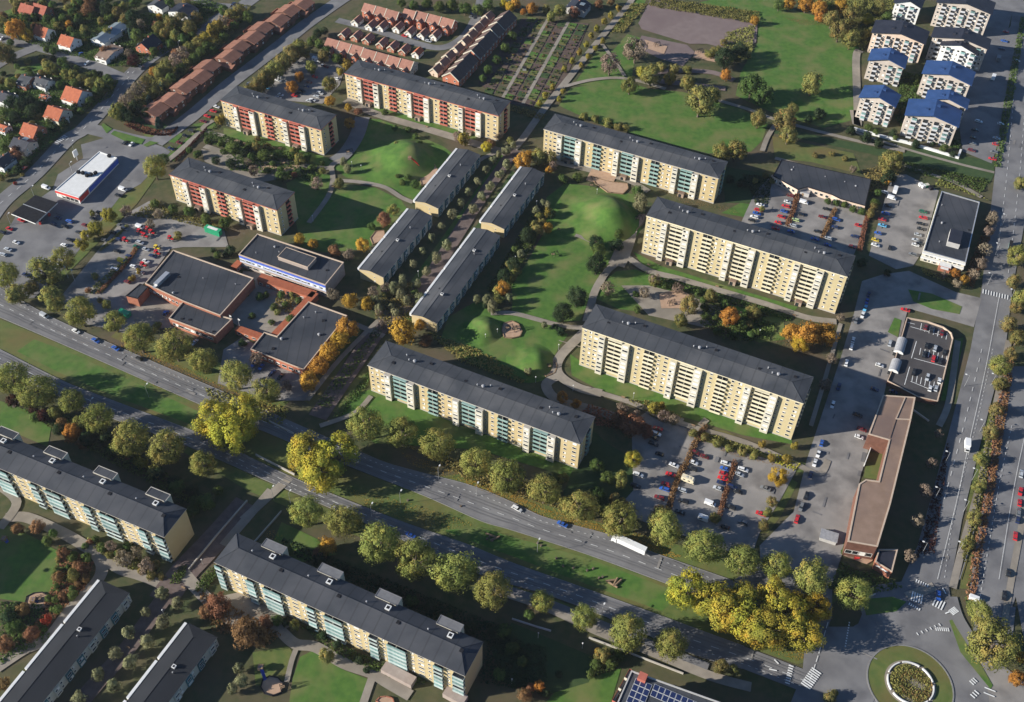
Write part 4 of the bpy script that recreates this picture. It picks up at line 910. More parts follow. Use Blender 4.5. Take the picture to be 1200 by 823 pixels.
# ------------------------------------------------------------------ gabled houses, row houses, blue-roofed blocks
def gable(name, px, ang, Wd, L, h, rise, roof, wall, desc, place, cat='house', front=None, wins=2, floors=2, chim=False, party=False):
    g = G(px[0], px[1], h + rise * .6)
    ux, uy = cos(ang), sin(ang)
    o = (g[0] - ux * Wd / 2 + uy * L / 2, g[1] - uy * Wd / 2 - ux * L / 2)
    t = thing(name, o, ang, desc, place, cat, px)
    m = MB(); m.box(0, 0, 0, Wd, L, h, wall)
    for y in (0, L): m.poly([(0, y, h), (Wd, y, h), (Wd / 2, y, h + rise)], front or wall)
    m.obj('wall', t)
    m = MB(); e = .4; k = rise / (Wd / 2); z0 = h - e * k; th = .16
    for s in (0, 1):
        xs = (-e, Wd / 2) if s == 0 else (Wd / 2, Wd + e); zs = (z0, h + rise) if s == 0 else (h + rise, z0)
        q = [(xs[0], -e, zs[0] + th), (xs[1], -e, zs[1] + th), (xs[1], L + e, zs[1] + th), (xs[0], L + e, zs[0] + th)]
        m.poly(q, roof)
        for i in range(4): a, c = q[i], q[(i + 1) % 4]; m.poly([(a[0], a[1], a[2] - th), (c[0], c[1], c[2] - th), c, a], 'pale_wall' if party else roof)
    r = m.obj('roof', t)
    if chim: c = MB(); c.box(Wd / 2 - .4, L * .6, h + rise - .6, Wd / 2 + .4, L * .6 + .8, h + rise + .9, 'brick'); c.obj('chimney', r)
    if party:
        m = MB(); q = [(-.3, 0, h - .3), (Wd / 2, 0, h + rise), (Wd + .3, 0, h - .3)]
        for i in range(2):
            a, c = q[i], q[i + 1]; m.poly([(a[0], -.5, a[2] + .35), (c[0], -.5, c[2] + .35), (c[0], -.15, c[2] + .35), (a[0], -.15, a[2] + .35)], 'pale_wall'); m.poly([(a[0], -.5, a[2] - .5), (c[0], -.5, c[2] - .5), (c[0], -.5, c[2] + .35), (a[0], -.5, a[2] + .35)], 'pale_wall')
        m.obj('party_wall', t)
    for f in range(floors):
        for k in range(wins): window(t, Wd * (k + .5) / wins, 0, 1.5 + 2.6 * f, 1.3, 1.3)
        for k in range(2): window(t, 0, L * (k + .5) / 2, 1.5 + 2.6 * f, 1.3, 1.3, -pi / 2); window(t, Wd, L * (k + .5) / 2, 1.5 + 2.6 * f, 1.3, 1.3, pi / 2)
    d = MB(); d.box(Wd * .5 - .5, -.08, 0, Wd * .5 + .5, -.005, 2.1, 'wood'); d.obj('door', t)
    return t
hp = 'in the top-left gardens'
for s in (
    ((33, 8), B66, 9, 11, 5, 3.5, 'red_roof', 'brick', 'wide red-roofed brick house'), ((48, 8), B66, 9, 11, 5, 3.5, 'red_roof', 'brick', 'red-roofed brick house right of its wider twin'),
    ((50, 34), B66, 10, 10, 4.5, 4, 'orange_roof', 'white_wall', 'white orange-roofed house with dark side'), ((80, 45), B66, 11, 10, 4.5, 4, 'orange_roof', 'white_wall', 'small white orange-roofed house beside the lane'),
    ((128, 37), B66 - pi / 2, 11, 24, 4, 2, 'glass_roof', 'white_wall', 'long barn with a pale metal roof'), ((127, 60), B66, 17, 9, 3.6, 1.6, 'taupe_roof', 'white_wall', 'low white bungalow with a brown-grey roof'),
    ((173, 48), A24, 12, 12, 4, 4.5, 'navy_roof', 'orange_brick', 'dark-roofed house with an orange front gable'), ((214, 10), A24, 16, 12, 5, 2.2, 'navy_roof', 'white_wall', 'white villa with a dark low-pitched roof'),
    ((186, 3), A24, 12, 10, 5, 2, 'slate_roof', 'white_wall', 'bright white house half hidden by trees'), ((32, 91), B66, 14, 8, 3.4, 2.6, 'slate_roof', 'brick', 'brick bungalow with a grey slate roof'), ((50, 94), B66, 9, 10, 3.4, 2.6, 'slate_roof', 'white_wall', 'white-walled wing with a grey slate roof'),
    ((52.5, 112.5), B66, 4.5, 5, 2.4, 1.2, 'orange_roof', 'white_wall', 'tiny orange-roofed garden house'), ((88, 107), B66, 14, 12, 4, 5, 'orange_roof', 'white_wall', 'large white house with a broad orange roof'),
    ((66, 129), B66, 12, 11, 4.2, 4.2, 'orange_roof', 'pale_wall', 'orange-roofed house with a white porch'), ((37, 149), B66, 11, 10, 4.2, 4.2, 'orange_roof', 'brick', 'orange-roofed brick house'),
    ((26, 166), B66, 11, 11, 4.6, 3, 'navy_roof', 'peach_wall', 'black-roofed house with a yellowish front wall'), ((4, 148), B66, 6, 6, 3, 2, 'orange_roof', 'white_wall', 'small white outbuilding with orange roof'),
    ((6, 111), B66, 10, 10, 4, 3, 'navy_roof', 'white_wall', 'dark violet-roofed house with white edge boards'), ((3, 186), A24, 9, 10, 4, 3, 'slate_roof', 'white_wall', 'small dark house with a white gable'),
    ((678, 4), A24, 14, 12, 4.5, 3, 'navy_roof', 'grey_wall', 'dark-roofed house with a white skylight at the top edge'),
):
    t = gable('house', s[0], s[1], s[2], s[3], s[4], s[5], s[6], s[7], s[8], hp if s[0][0] < 400 else 'among autumn trees', chim=s[2] > 7)
    if 'porch' in s[8] or 'two small' in s[8]:
        m = MB(); x0 = s[2] * .2; m.box(x0, -2.2, 0, x0 + 4, 0, 2.8, 'white_wall'); m.poly([(x0, -2.2, 2.8), (x0 + 4, -2.2, 2.8), (x0 + 2, -2.2, 4.6)], 'white_wall')
        m.poly([(x0 - .3, -2.4, 2.6), (x0 + 2, -2.4, 4.8), (x0 + 2, 2, 4.8), (x0 - .3, 2, 2.6)], s[6]); m.poly([(x0 + 2, -2.4, 4.8), (x0 + 4.3, -2.4, 2.6), (x0 + 4.3, 2, 2.6), (x0 + 2, 2, 4.8)], s[6]); m.obj('porch', t)
    if 'skylight' in s[8] or 'yellowish' in s[8]:
        m = MB(); m.box(s[2] * .6, s[3] * .3, s[4] + s[5] * .8, s[2] * .85, s[3] * .6, s[4] + s[5] * .84, 'metal', top='glass_roof'); m.obj('skylight', t)
for kk, p in enumerate(P('182,127 198,115 217,100 231,88 244,77 266,64 279,54 293,42 307,32 323,21.7 339,11.5 352,2.5')):
    p = (p[0] + (1.6 if kk % 2 else -1.6), p[1] + (.5 if kk % 2 else -.5)); t = gable('row_house', p, A24 - .02, 13, 11.6, 5, 1.9, 'brown_roof', 'brown_brick', 'brown stepped terrace house', 'in the row beside the planted slope', 'row house', chim=False)
    m = MB(); m.box(5, -2.5, 0, 14.5, 2, 2.9, 'brown_brick'); m.poly([(4.6, -2.9, 2.8), (14.9, -2.9, 2.8), (14.9, 2.2, 4.4), (4.6, 2.2, 4.4)], 'brown_roof'); m.poly([(14.9, -2.9, 2.8), (14.9, 2.2, 2.8), (14.9, 2.2, 4.4)], 'brown_brick'); m.obj('lean_to', t)
    m = MB(); m.box(-6, 2, 0, -5.7, 10, 1.8, 'brick'); m.box(-6, 9.8, 0, 0, 10.1, 1.8, 'brick'); m.obj('yard_wall', t)
def rowset_wings(t, ang_w, h):
    m = MB(); m.box(-3.2, 1.2, 0, 0, 5.0, h - .6, 'orange_brick')
    m.poly([(-3.2, 1.2, h - .6), (-3.2, 5.0, h - .6), (-3.2, 3.1, h + 1.0)][::-1], 'orange_brick'); m.obj('front_wing', t)
    m = MB(); m.poly([(-3.5, .9, h - .8), (2.2, .9, h - .8), (2.2, 3.1, h + 1.1), (-3.5, 3.1, h + 1.1)], 'pink_roof'); m.poly([(-3.5, 3.1, h + 1.1), (2.2, 3.1, h + 1.1), (2.2, 5.3, h - .8), (-3.5, 5.3, h - .8)], 'dark_tile'); m.obj('wing_roof', t)
    window(t, -3.2, 3.1, 3.6, 1.4, 1.2, -pi / 2); window(t, -3.2, 3.1, 1.4, 1.4, 1.2, -pi / 2)
def rowset(pts, ang, w, l, h, rise, roof, wall, desc, place, cat='row house', party=True, **k):
    for p in pts:
        t = gable('row_house' if cat == 'row house' else cat, p, ang, w, l, h, rise, roof, wall, desc, place, cat, party=party, **k)
        if roof == 'pink_roof' and cat == 'row house': rowset_wings(t, w, h)
A90 = B66
rowset(P('434,7.6 446.7,10.7 461,14.8 481,14 495,16.6 510.5,20.4 525.8,24.2'), A90, 9, 8.6, 5.2, 3.4, 'pink_roof', 'orange_brick', 'pink-brown row house', 'in the farthest row of the brick estate')
rowset(P('391,48.5 405,52.3 419.4,56 434.4,61.2 448.5,65 462.5,68.9 477.8,72.7'), A90, 10, 8.8, 5.2, 3.4, 'pink_roof', 'pale_wall', 'pink-brown row house', 'behind the long red-balconied block')
rowset(P('418.6,21.7 435,26.8 448,28 467,29.3 481,34.4 496,37 510.5,38.3'), A24, 5, 8, 2.8, 2, 'pink_roof', 'white_wall', 'white-fronted gabled garage', 'on the upper side of the estate lane', 'garage', floors=1, wins=1)
rowset(P('403.8,37 417.9,39.5 431.4,42.9 448,48 460.7,51.8 474,55.6'), A24, 5, 8, 2.8, 2, 'pink_roof', 'brick', 'brown-roofed gabled garage', 'on the lower side of the estate lane', 'garage', floors=1, wins=1)
rowset(P('489.3,59.2'), A24, 5, 7, 2.8, 2, 'orange_roof', 'white_wall', 'small garage with a bright orange roof', 'at the end of the estate lane', 'garage', floors=1, wins=1)
rowset(P('593,18 586,25 578.5,33 571,42 564,50 556.5,58 547,68 539.5,76 532,84'), A24 - .06, 12, 8.6, 5.5, 4.2, 'dark_tile', 'orange_brick', 'row house with dark right slope', 'in the row by the allotments')
rowset(P('572,17 565.5,24.5 558.5,31 552,38.5 545,46 536,54.5 526,63 519,71 511,79'), A24 - .06, 6.5, 7, 3.2, 2.6, 'taupe_roof', 'peach_wall', 'small pink-gabled garage', 'in front of the stepped row by the allotments', 'garage', floors=1, wins=1)
def point_block(FL, FRt, h, dep, roof, wall, desc, place, rise=3.6, base=None, balc=2, floors=None):
    a, c = G(*FL, h), G(*FRt, h); ang = atan2(c[1] - a[1], c[0] - a[0]); Wd = hypot(c[0] - a[0], c[1] - a[1])
    t = thing('gabled_apartment_block', a, ang, desc, place, 'apartment block', FL)
    floors = floors or int((h - 1) / 2.8); fh = (h - .6) / floors
    m = MB(); m.box(.6, 1, 0, Wd - .6, dep - .6, h, wall)
    for y in (1, dep - .6): m.poly([(.6, y, h), (Wd - .6, y, h), (Wd / 2, y, h + rise - .15)], wall)
    m.obj('wall', t)
    m = MB(); e = .5; k = rise / (Wd / 2)
    for s in (0, 1):
        xs = (-e, Wd / 2) if s == 0 else (Wd / 2, Wd + e); zs = (h - e * k, h + rise) if s == 0 else (h + rise, h - e * k)
        q = [(xs[0], -.2, zs[0] + .1), (xs[1], -.2, zs[1] + .1), (xs[1], dep, zs[1] + .1), (xs[0], dep, zs[0] + .1)]
        m.poly(q, roof)
        for i in range(4): a_, c_ = q[i], q[(i + 1) % 4]; m.poly([(a_[0], a_[1], a_[2] - .45), (c_[0], c_[1], c_[2] - .45), c_, a_], roof)
    r = m.obj('roof', t)
    for k in range(2):
        xx = Wd * (.36 + .2 * k); zz = h + rise * (1 - abs(xx / Wd - .5) * 2)
        c_ = MB(); c_.box(-.9, -.9, -1, .9, .9, 1.0, roof); c_.obj('roof_vent', r, (xx, dep * (.35 + .3 * k), zz))
    n = max(4, int(Wd / 3.1)); kinds = {4: 'wbwb', 5: 'wbwbw', 6: 'bwbwwb', 7: 'wbwwbwb', 8: 'bwbwwbwb'}.get(n, ('wbwb' * 5)[:n])
    for i in range(n):
        cx = .9 + (Wd - 1.8) * (i + .5) / n
        for f in range(floors):
            z = .4 + fh * f
            if kinds[i] == 'b': balcony(t, cx, 1, z + .1, (Wd - 1.8) / n * .96, 1.5, 'balcony_white', n=1, glazed=R.random() < .35)
            else: window(t, cx, 1, z + 1.5, 1.5, 1.4)
    for f in range(floors):
        for k in range(3): window(t, Wd - .6, dep * (k + .7) / 3.4, .4 + fh * f + 1.5, 1.4, 1.3, pi / 2)
    return t
tb = 'in the cluster at the top right'
point_block((1007, 114), (1049, 125.5), 15, 15, 'blue_roof', 'tower_wall', 'bright blue-roofed block with white balconies', 'at the lower left of the top-right cluster')
point_block((1017.5, 70.5), (1060, 80), 14, 15, 'blue_roof', 'tower_wall', 'bright blue-roofed block with pinkish front', 'in the left column of the top-right cluster')
point_block((1021.5, 38), (1084, 52), 15, 18, 'navy_roof', 'peach_wall', 'dark-roofed block with a broad orange-pink front', tb)
point_block((1048, 3), (1079.5, 10), 13, 16, 'navy_roof', 'white_wall', 'white dark-roofed block cut by the top edge', tb)
point_block((1098, 2.5), (1162, 17), 18, 18, 'navy_roof', 'tower_wall', 'large dark-roofed pale block cut by the top edge', 'at the top right corner')
point_block((1092, 43), (1158, 58), 17, 14, 'navy_roof', 'tower_wall', 'dark-roofed pale block', 'behind a lower twin in the top-right cluster')
t = point_block((1102, 52.5), (1145, 64.5), 15, 9, 'navy_roof', 'white_wall', 'white-fronted lower twin of a dark-roofed block', 'in the right column of the top-right cluster')
point_block((1081, 86), (1138, 100), 16, 17, 'blue_roof', 'tower_wall', 'wide blue-roofed block with cream front', 'between dark-roofed and blue-roofed neighbours')
point_block((1085, 116), (1133, 127.5), 16, 11, 'blue_roof', 'tower_wall', 'blue-roofed block mostly hidden behind another', 'in the right column of the top-right cluster')
point_block((1061, 135), (1123, 149), 15, 19, 'blue_roof', 'tower_wall', 'largest blue-roofed block with white glazed balconies', 'above the low white wall')
def lowwall(pts, h, mat, name, desc, place, wd=.5):
    w = [G(*p) for p in pts]; t = thing(name, w[0], 0, desc, place, name.replace('_', ' ').split()[-1], pts[0])
    for i in range(len(w) - 1):
        p, q = w[i], w[i + 1]; L = hypot(q[0] - p[0], q[1] - p[1]); m = MB(); m.box(0, -wd / 2, 0, L + wd / 2, wd / 2, h, mat)
        m.obj('wall_section', t, (p[0] - w[0][0], p[1] - w[0][1], 0), atan2(q[1] - p[1], q[0] - p[0]))
lowwall(P('1000,152 1040,163 1063,168.5 1122,186 1125,178'), 1.6, 'white_wall', 'low_wall', 'long low white wall', 'below the blue-roofed blocks', 1.2)
lowwall(P('1013,703 1025,697'), .8, 'concrete', 'low_wall', 'short grey kerb wall', 'at the slip lane by the junction')
lowwall(P('290,588 255,628 222,668'), 1.3, 'concrete', 'retaining_wall', 'long grey wall on the upper side', 'of the sunken pedestrian street', .5)
lowwall(P('330,600 295,640 262,678'), 1.0, 'concrete', 'retaining_wall', 'long grey wall on the lower side', 'of the sunken pedestrian street', .5)
lowwall(P('300,534 345,557'), 1.2, 'concrete', 'bridge_parapet', 'pale bridge parapet', 'where the boulevard crosses the pedestrian street', .5)
lowwall(P('316,495 344,509'), 1.2, 'concrete', 'bridge_parapet', 'shaded bridge parapet', 'beside the big yellow chestnut trees', .5)
lowwall(P('690,748 735,765 800,790'), 1.0, 'concrete', 'garden_wall', 'pale garden wall', 'below the footpath at the lower edge', .4)
lowwall(P('600,726 628,735 645,740'), 1.0, 'grey_wall', 'garden_wall', 'shaded garden wall', 'right of the lower block', .4)
lowwall(P('450,784 480,800'), 3.0, 'wing_wall', 'porch_wall', 'flat-roofed porch row', 'in front of the lower block', 4)
lowwall(P('522,812 540,822'), 3.0, 'wing_wall', 'porch_wall', 'small flat-roofed porch', 'near the right end of the lower block', 4)
# the seat wall of the roundabout
def arc_wall(r, a0, a1, h, wd):
    arc = lambda q: [(q * cos(a0 + (a1 - a0) * i / 10), q * sin(a0 + (a1 - a0) * i / 10)) for i in range(11)]
    p = arc(r); m = MB(); po = arc(r + wd)
    for i in range(10):
        m.poly([(*p[i], h), (*po[i], h), (*po[i + 1], h), (*p[i + 1], h)], 'white_wall'); m.poly([(*po[i], 0), (*po[i + 1], 0), (*po[i + 1], h), (*po[i], h)], 'white_wall'); m.poly([(*p[i + 1], 0), (*p[i], 0), (*p[i], h), (*p[i + 1], h)], 'white_wall')
    for i, s in ((0, 1), (10, -1)):
        q = [(*p[i], 0), (*po[i], 0), (*po[i], h), (*p[i], h)]; m.poly(q[::s], 'white_wall')
    return m
t = thing('ring_wall', (RX, RY), 0, 'broken white ring wall', 'round the planted centre of the roundabout', 'ring wall', (1066, 790))
for k in range(7): arc_wall(RR * .52, k * 2 * pi / 7 + .05, (k + 1) * 2 * pi / 7 - .1, 1.3, .45).obj('wall_segment', t)

# ------------------------------------------------------------------ trees and shrubs
def crown_mesh(seed, nc, nl, leaf, cr, flat=1.0, hollow=.55, cone=0.):
    r = np.random.RandomState(seed)
    c = r.normal(size=(nc, 3)); c /= np.linalg.norm(c, axis=1)[:, None]
    c *= (hollow + (1 - cr - hollow + .12) * r.rand(nc, 1) ** .6); c[:, 2] *= flat
    lo = c[:, 2] < -.55 * flat; c[lo, 2] *= .7
    if cone: c[:, :2] *= (1 - cone * (c[:, 2:3] / flat * .5 + .5))
    rad = cr * (.65 + .7 * r.rand(nc))
    ci = r.randint(0, nc, nl); dd = r.normal(size=(nl, 3)); dd /= np.linalg.norm(dd, axis=1)[:, None]
    p = c[ci] + dd * (rad[ci] * (.55 + .45 * r.rand(nl)))[:, None]
    nrm = dd * .7 + c[ci] * .8 + .45 * r.normal(size=(nl, 3)); nrm /= np.linalg.norm(nrm, axis=1)[:, None]
    t = np.cross(nrm, r.normal(size=(nl, 3))); t /= np.linalg.norm(t, axis=1)[:, None]; s = np.cross(nrm, t)
    sz = leaf * (.6 + .8 * r.rand(nl, 1)); a, b_ = t * sz, s * sz * .7
    v = np.stack([p - a, p - b_, p + a, p + b_], 1).reshape(-1, 3)
    me = bpy.data.meshes.new('crown'); f = np.arange(nl * 4).reshape(-1, 4)
    me.from_pydata(v.tolist(), [], f.tolist()); me.materials.append(MATS['leaf_lime']); me.update()
    # leaves shade along the surface of the clump they belong to
    sn = p / np.linalg.norm(p, axis=1)[:, None] * .55 + dd * .6 + nrm * .45; sn /= np.linalg.norm(sn, axis=1)[:, None]
    me.normals_split_custom_set(np.repeat(sn, 4, 0).tolist()); return me
CROWN = {'L': [crown_mesh(10 + i, 90, 7600, .037, .27, hollow=.58) for i in range(6)], 'B': [crown_mesh(30 + i, 46, 8000, .040, .30, hollow=.6) for i in range(4)],
         'M': [crown_mesh(50 + i, 40, 3600, .058, .33) for i in range(6)], 'S': [crown_mesh(70 + i, 20, 1300, .095, .4) for i in range(6)],
         'T': [crown_mesh(90 + i, 34, 1100, .075, .3) for i in range(3)], 'C': [crown_mesh(110 + i, 26, 1300, .10, .34, cone=.75) for i in range(3)]}
def trunk_mesh(seed):
    r = random.Random(seed); m = MB(); m.bar((0, 0, -.02), (.02, .01, .55), .055, .042, 'bark', 7); m.bar((.02, .01, .55), (.0, .03, 1.0), .042, .02, 'bark', 6)
    for k in range(5):
        a = k * 1.257 + r.random(); z = .42 + .1 * k; m.bar((.01, .01, z), (.42 * cos(a), .42 * sin(a), z + .3 + .1 * r.random()), .026, .008, 'bark', 5)
    return m.mesh('trunk')
TRUNK = [trunk_mesh(i) for i in range(3)]
# kind: crown set, material, height/width, clear stem (share of crown width), name, description, category
KIND = dict(
    lime=('L', 'leaf_lime', 1.05, .16, 'street_tree', 'round olive-green tree', 'tree'), big=('B', 'leaf_yellow', .95, .12, 'chestnut_tree', 'big yellow-green tree', 'tree'),
    gold=('B', 'leaf_gold', 1.0, .12, 'maple_tree', 'golden-yellow tree', 'tree'), orange=('M', 'leaf_orange', 1.0, .14, 'maple_tree', 'orange autumn tree', 'tree'),
    rust=('M', 'leaf_rust', .9, .1, 'autumn_tree', 'rust-brown autumn tree', 'tree'), red=('S', 'leaf_red', .9, .1, 'autumn_shrub', 'red autumn shrub', 'shrub'),
    plum=('M', 'leaf_plum', .9, .08, 'plum_tree', 'dark purple-leaved tree', 'tree'), pine=('L', 'leaf_pine', 1.05, .1, 'pine_tree', 'dark green conifer', 'tree'),
    fir=('C', 'leaf_blue', 1.7, .06, 'fir_tree', 'bluish pointed conifer', 'tree'), green=('M', 'leaf_green', .95, .1, 'leafy_tree', 'mid-green leafy tree', 'tree'),
    olive=('M', 'leaf_olive', 1.05, .12, 'broadleaf_tree', 'olive-brown tree', 'tree'), tall=('M', 'leaf_olive', 1.7, .1, 'poplar_tree', 'tall slim olive-green tree', 'tree'),
    pale=('S', 'leaf_pale', 1.15, .2, 'young_tree', 'small pale round-headed tree', 'tree'), willow=('M', 'leaf_pale', 1.5, .06, 'willow_tree', 'pale grey-green willow', 'tree'),
    bare=('T', 'leaf_bare', 1.1, .12, 'bare_tree', 'nearly bare tree', 'tree'), yellow=('S', 'leaf_straw', 1.1, .12, 'young_maple', 'small olive-yellow tree', 'tree'), straw=('M', 'leaf_straw', 1.0, .12, 'autumn_tree', 'straw-yellow autumn tree', 'tree'),
    shrub=('S', 'leaf_green', .8, 0, 'shrub', 'green shrub', 'shrub'), bush=('S', 'leaf_olive', .8, 0, 'bush', 'brownish-green bush', 'bush'), dark=('S', 'leaf_pine', .85, 0, 'evergreen_shrub', 'dark evergreen shrub', 'shrub'))
TR = random.Random(11)
def tree(kind, px, py, dpx, place):
    st, mat, ratio, stem, name, desc, cat = KIND[kind]
    d = dpx * mpp(px, py) * 1.0; r = d / 2; rz = r * ratio; zc = stem * d + rz * .93
    g = G(px, py, zc); rot = TR.random() * 6.28
    j = TR.uniform(.88, 1.12); rz *= TR.uniform(.92, 1.1)
    if stem == 0:
        o = thing(name, (g[0], g[1], 0), rot, desc, place, cat, (px, py)); cr = link('crown', TR.choice(CROWN[st]), o, (0, 0, zc), 0, scale=(r * j, r / j, rz))
    else:
        o = thing(name, (g[0], g[1], 0), rot, desc, place, cat, (px, py))
        link('trunk', TR.choice(TRUNK), o, None, 0, scale=(d * .75, d * .75, zc * 1.15)); cr = link('crown', TR.choice(CROWN[st]), o, (0, 0, zc), 0, scale=(r * j, r / j, rz))
    cr.material_slots[0].link = 'OBJECT'; cr.material_slots[0].material = MATS[mat]
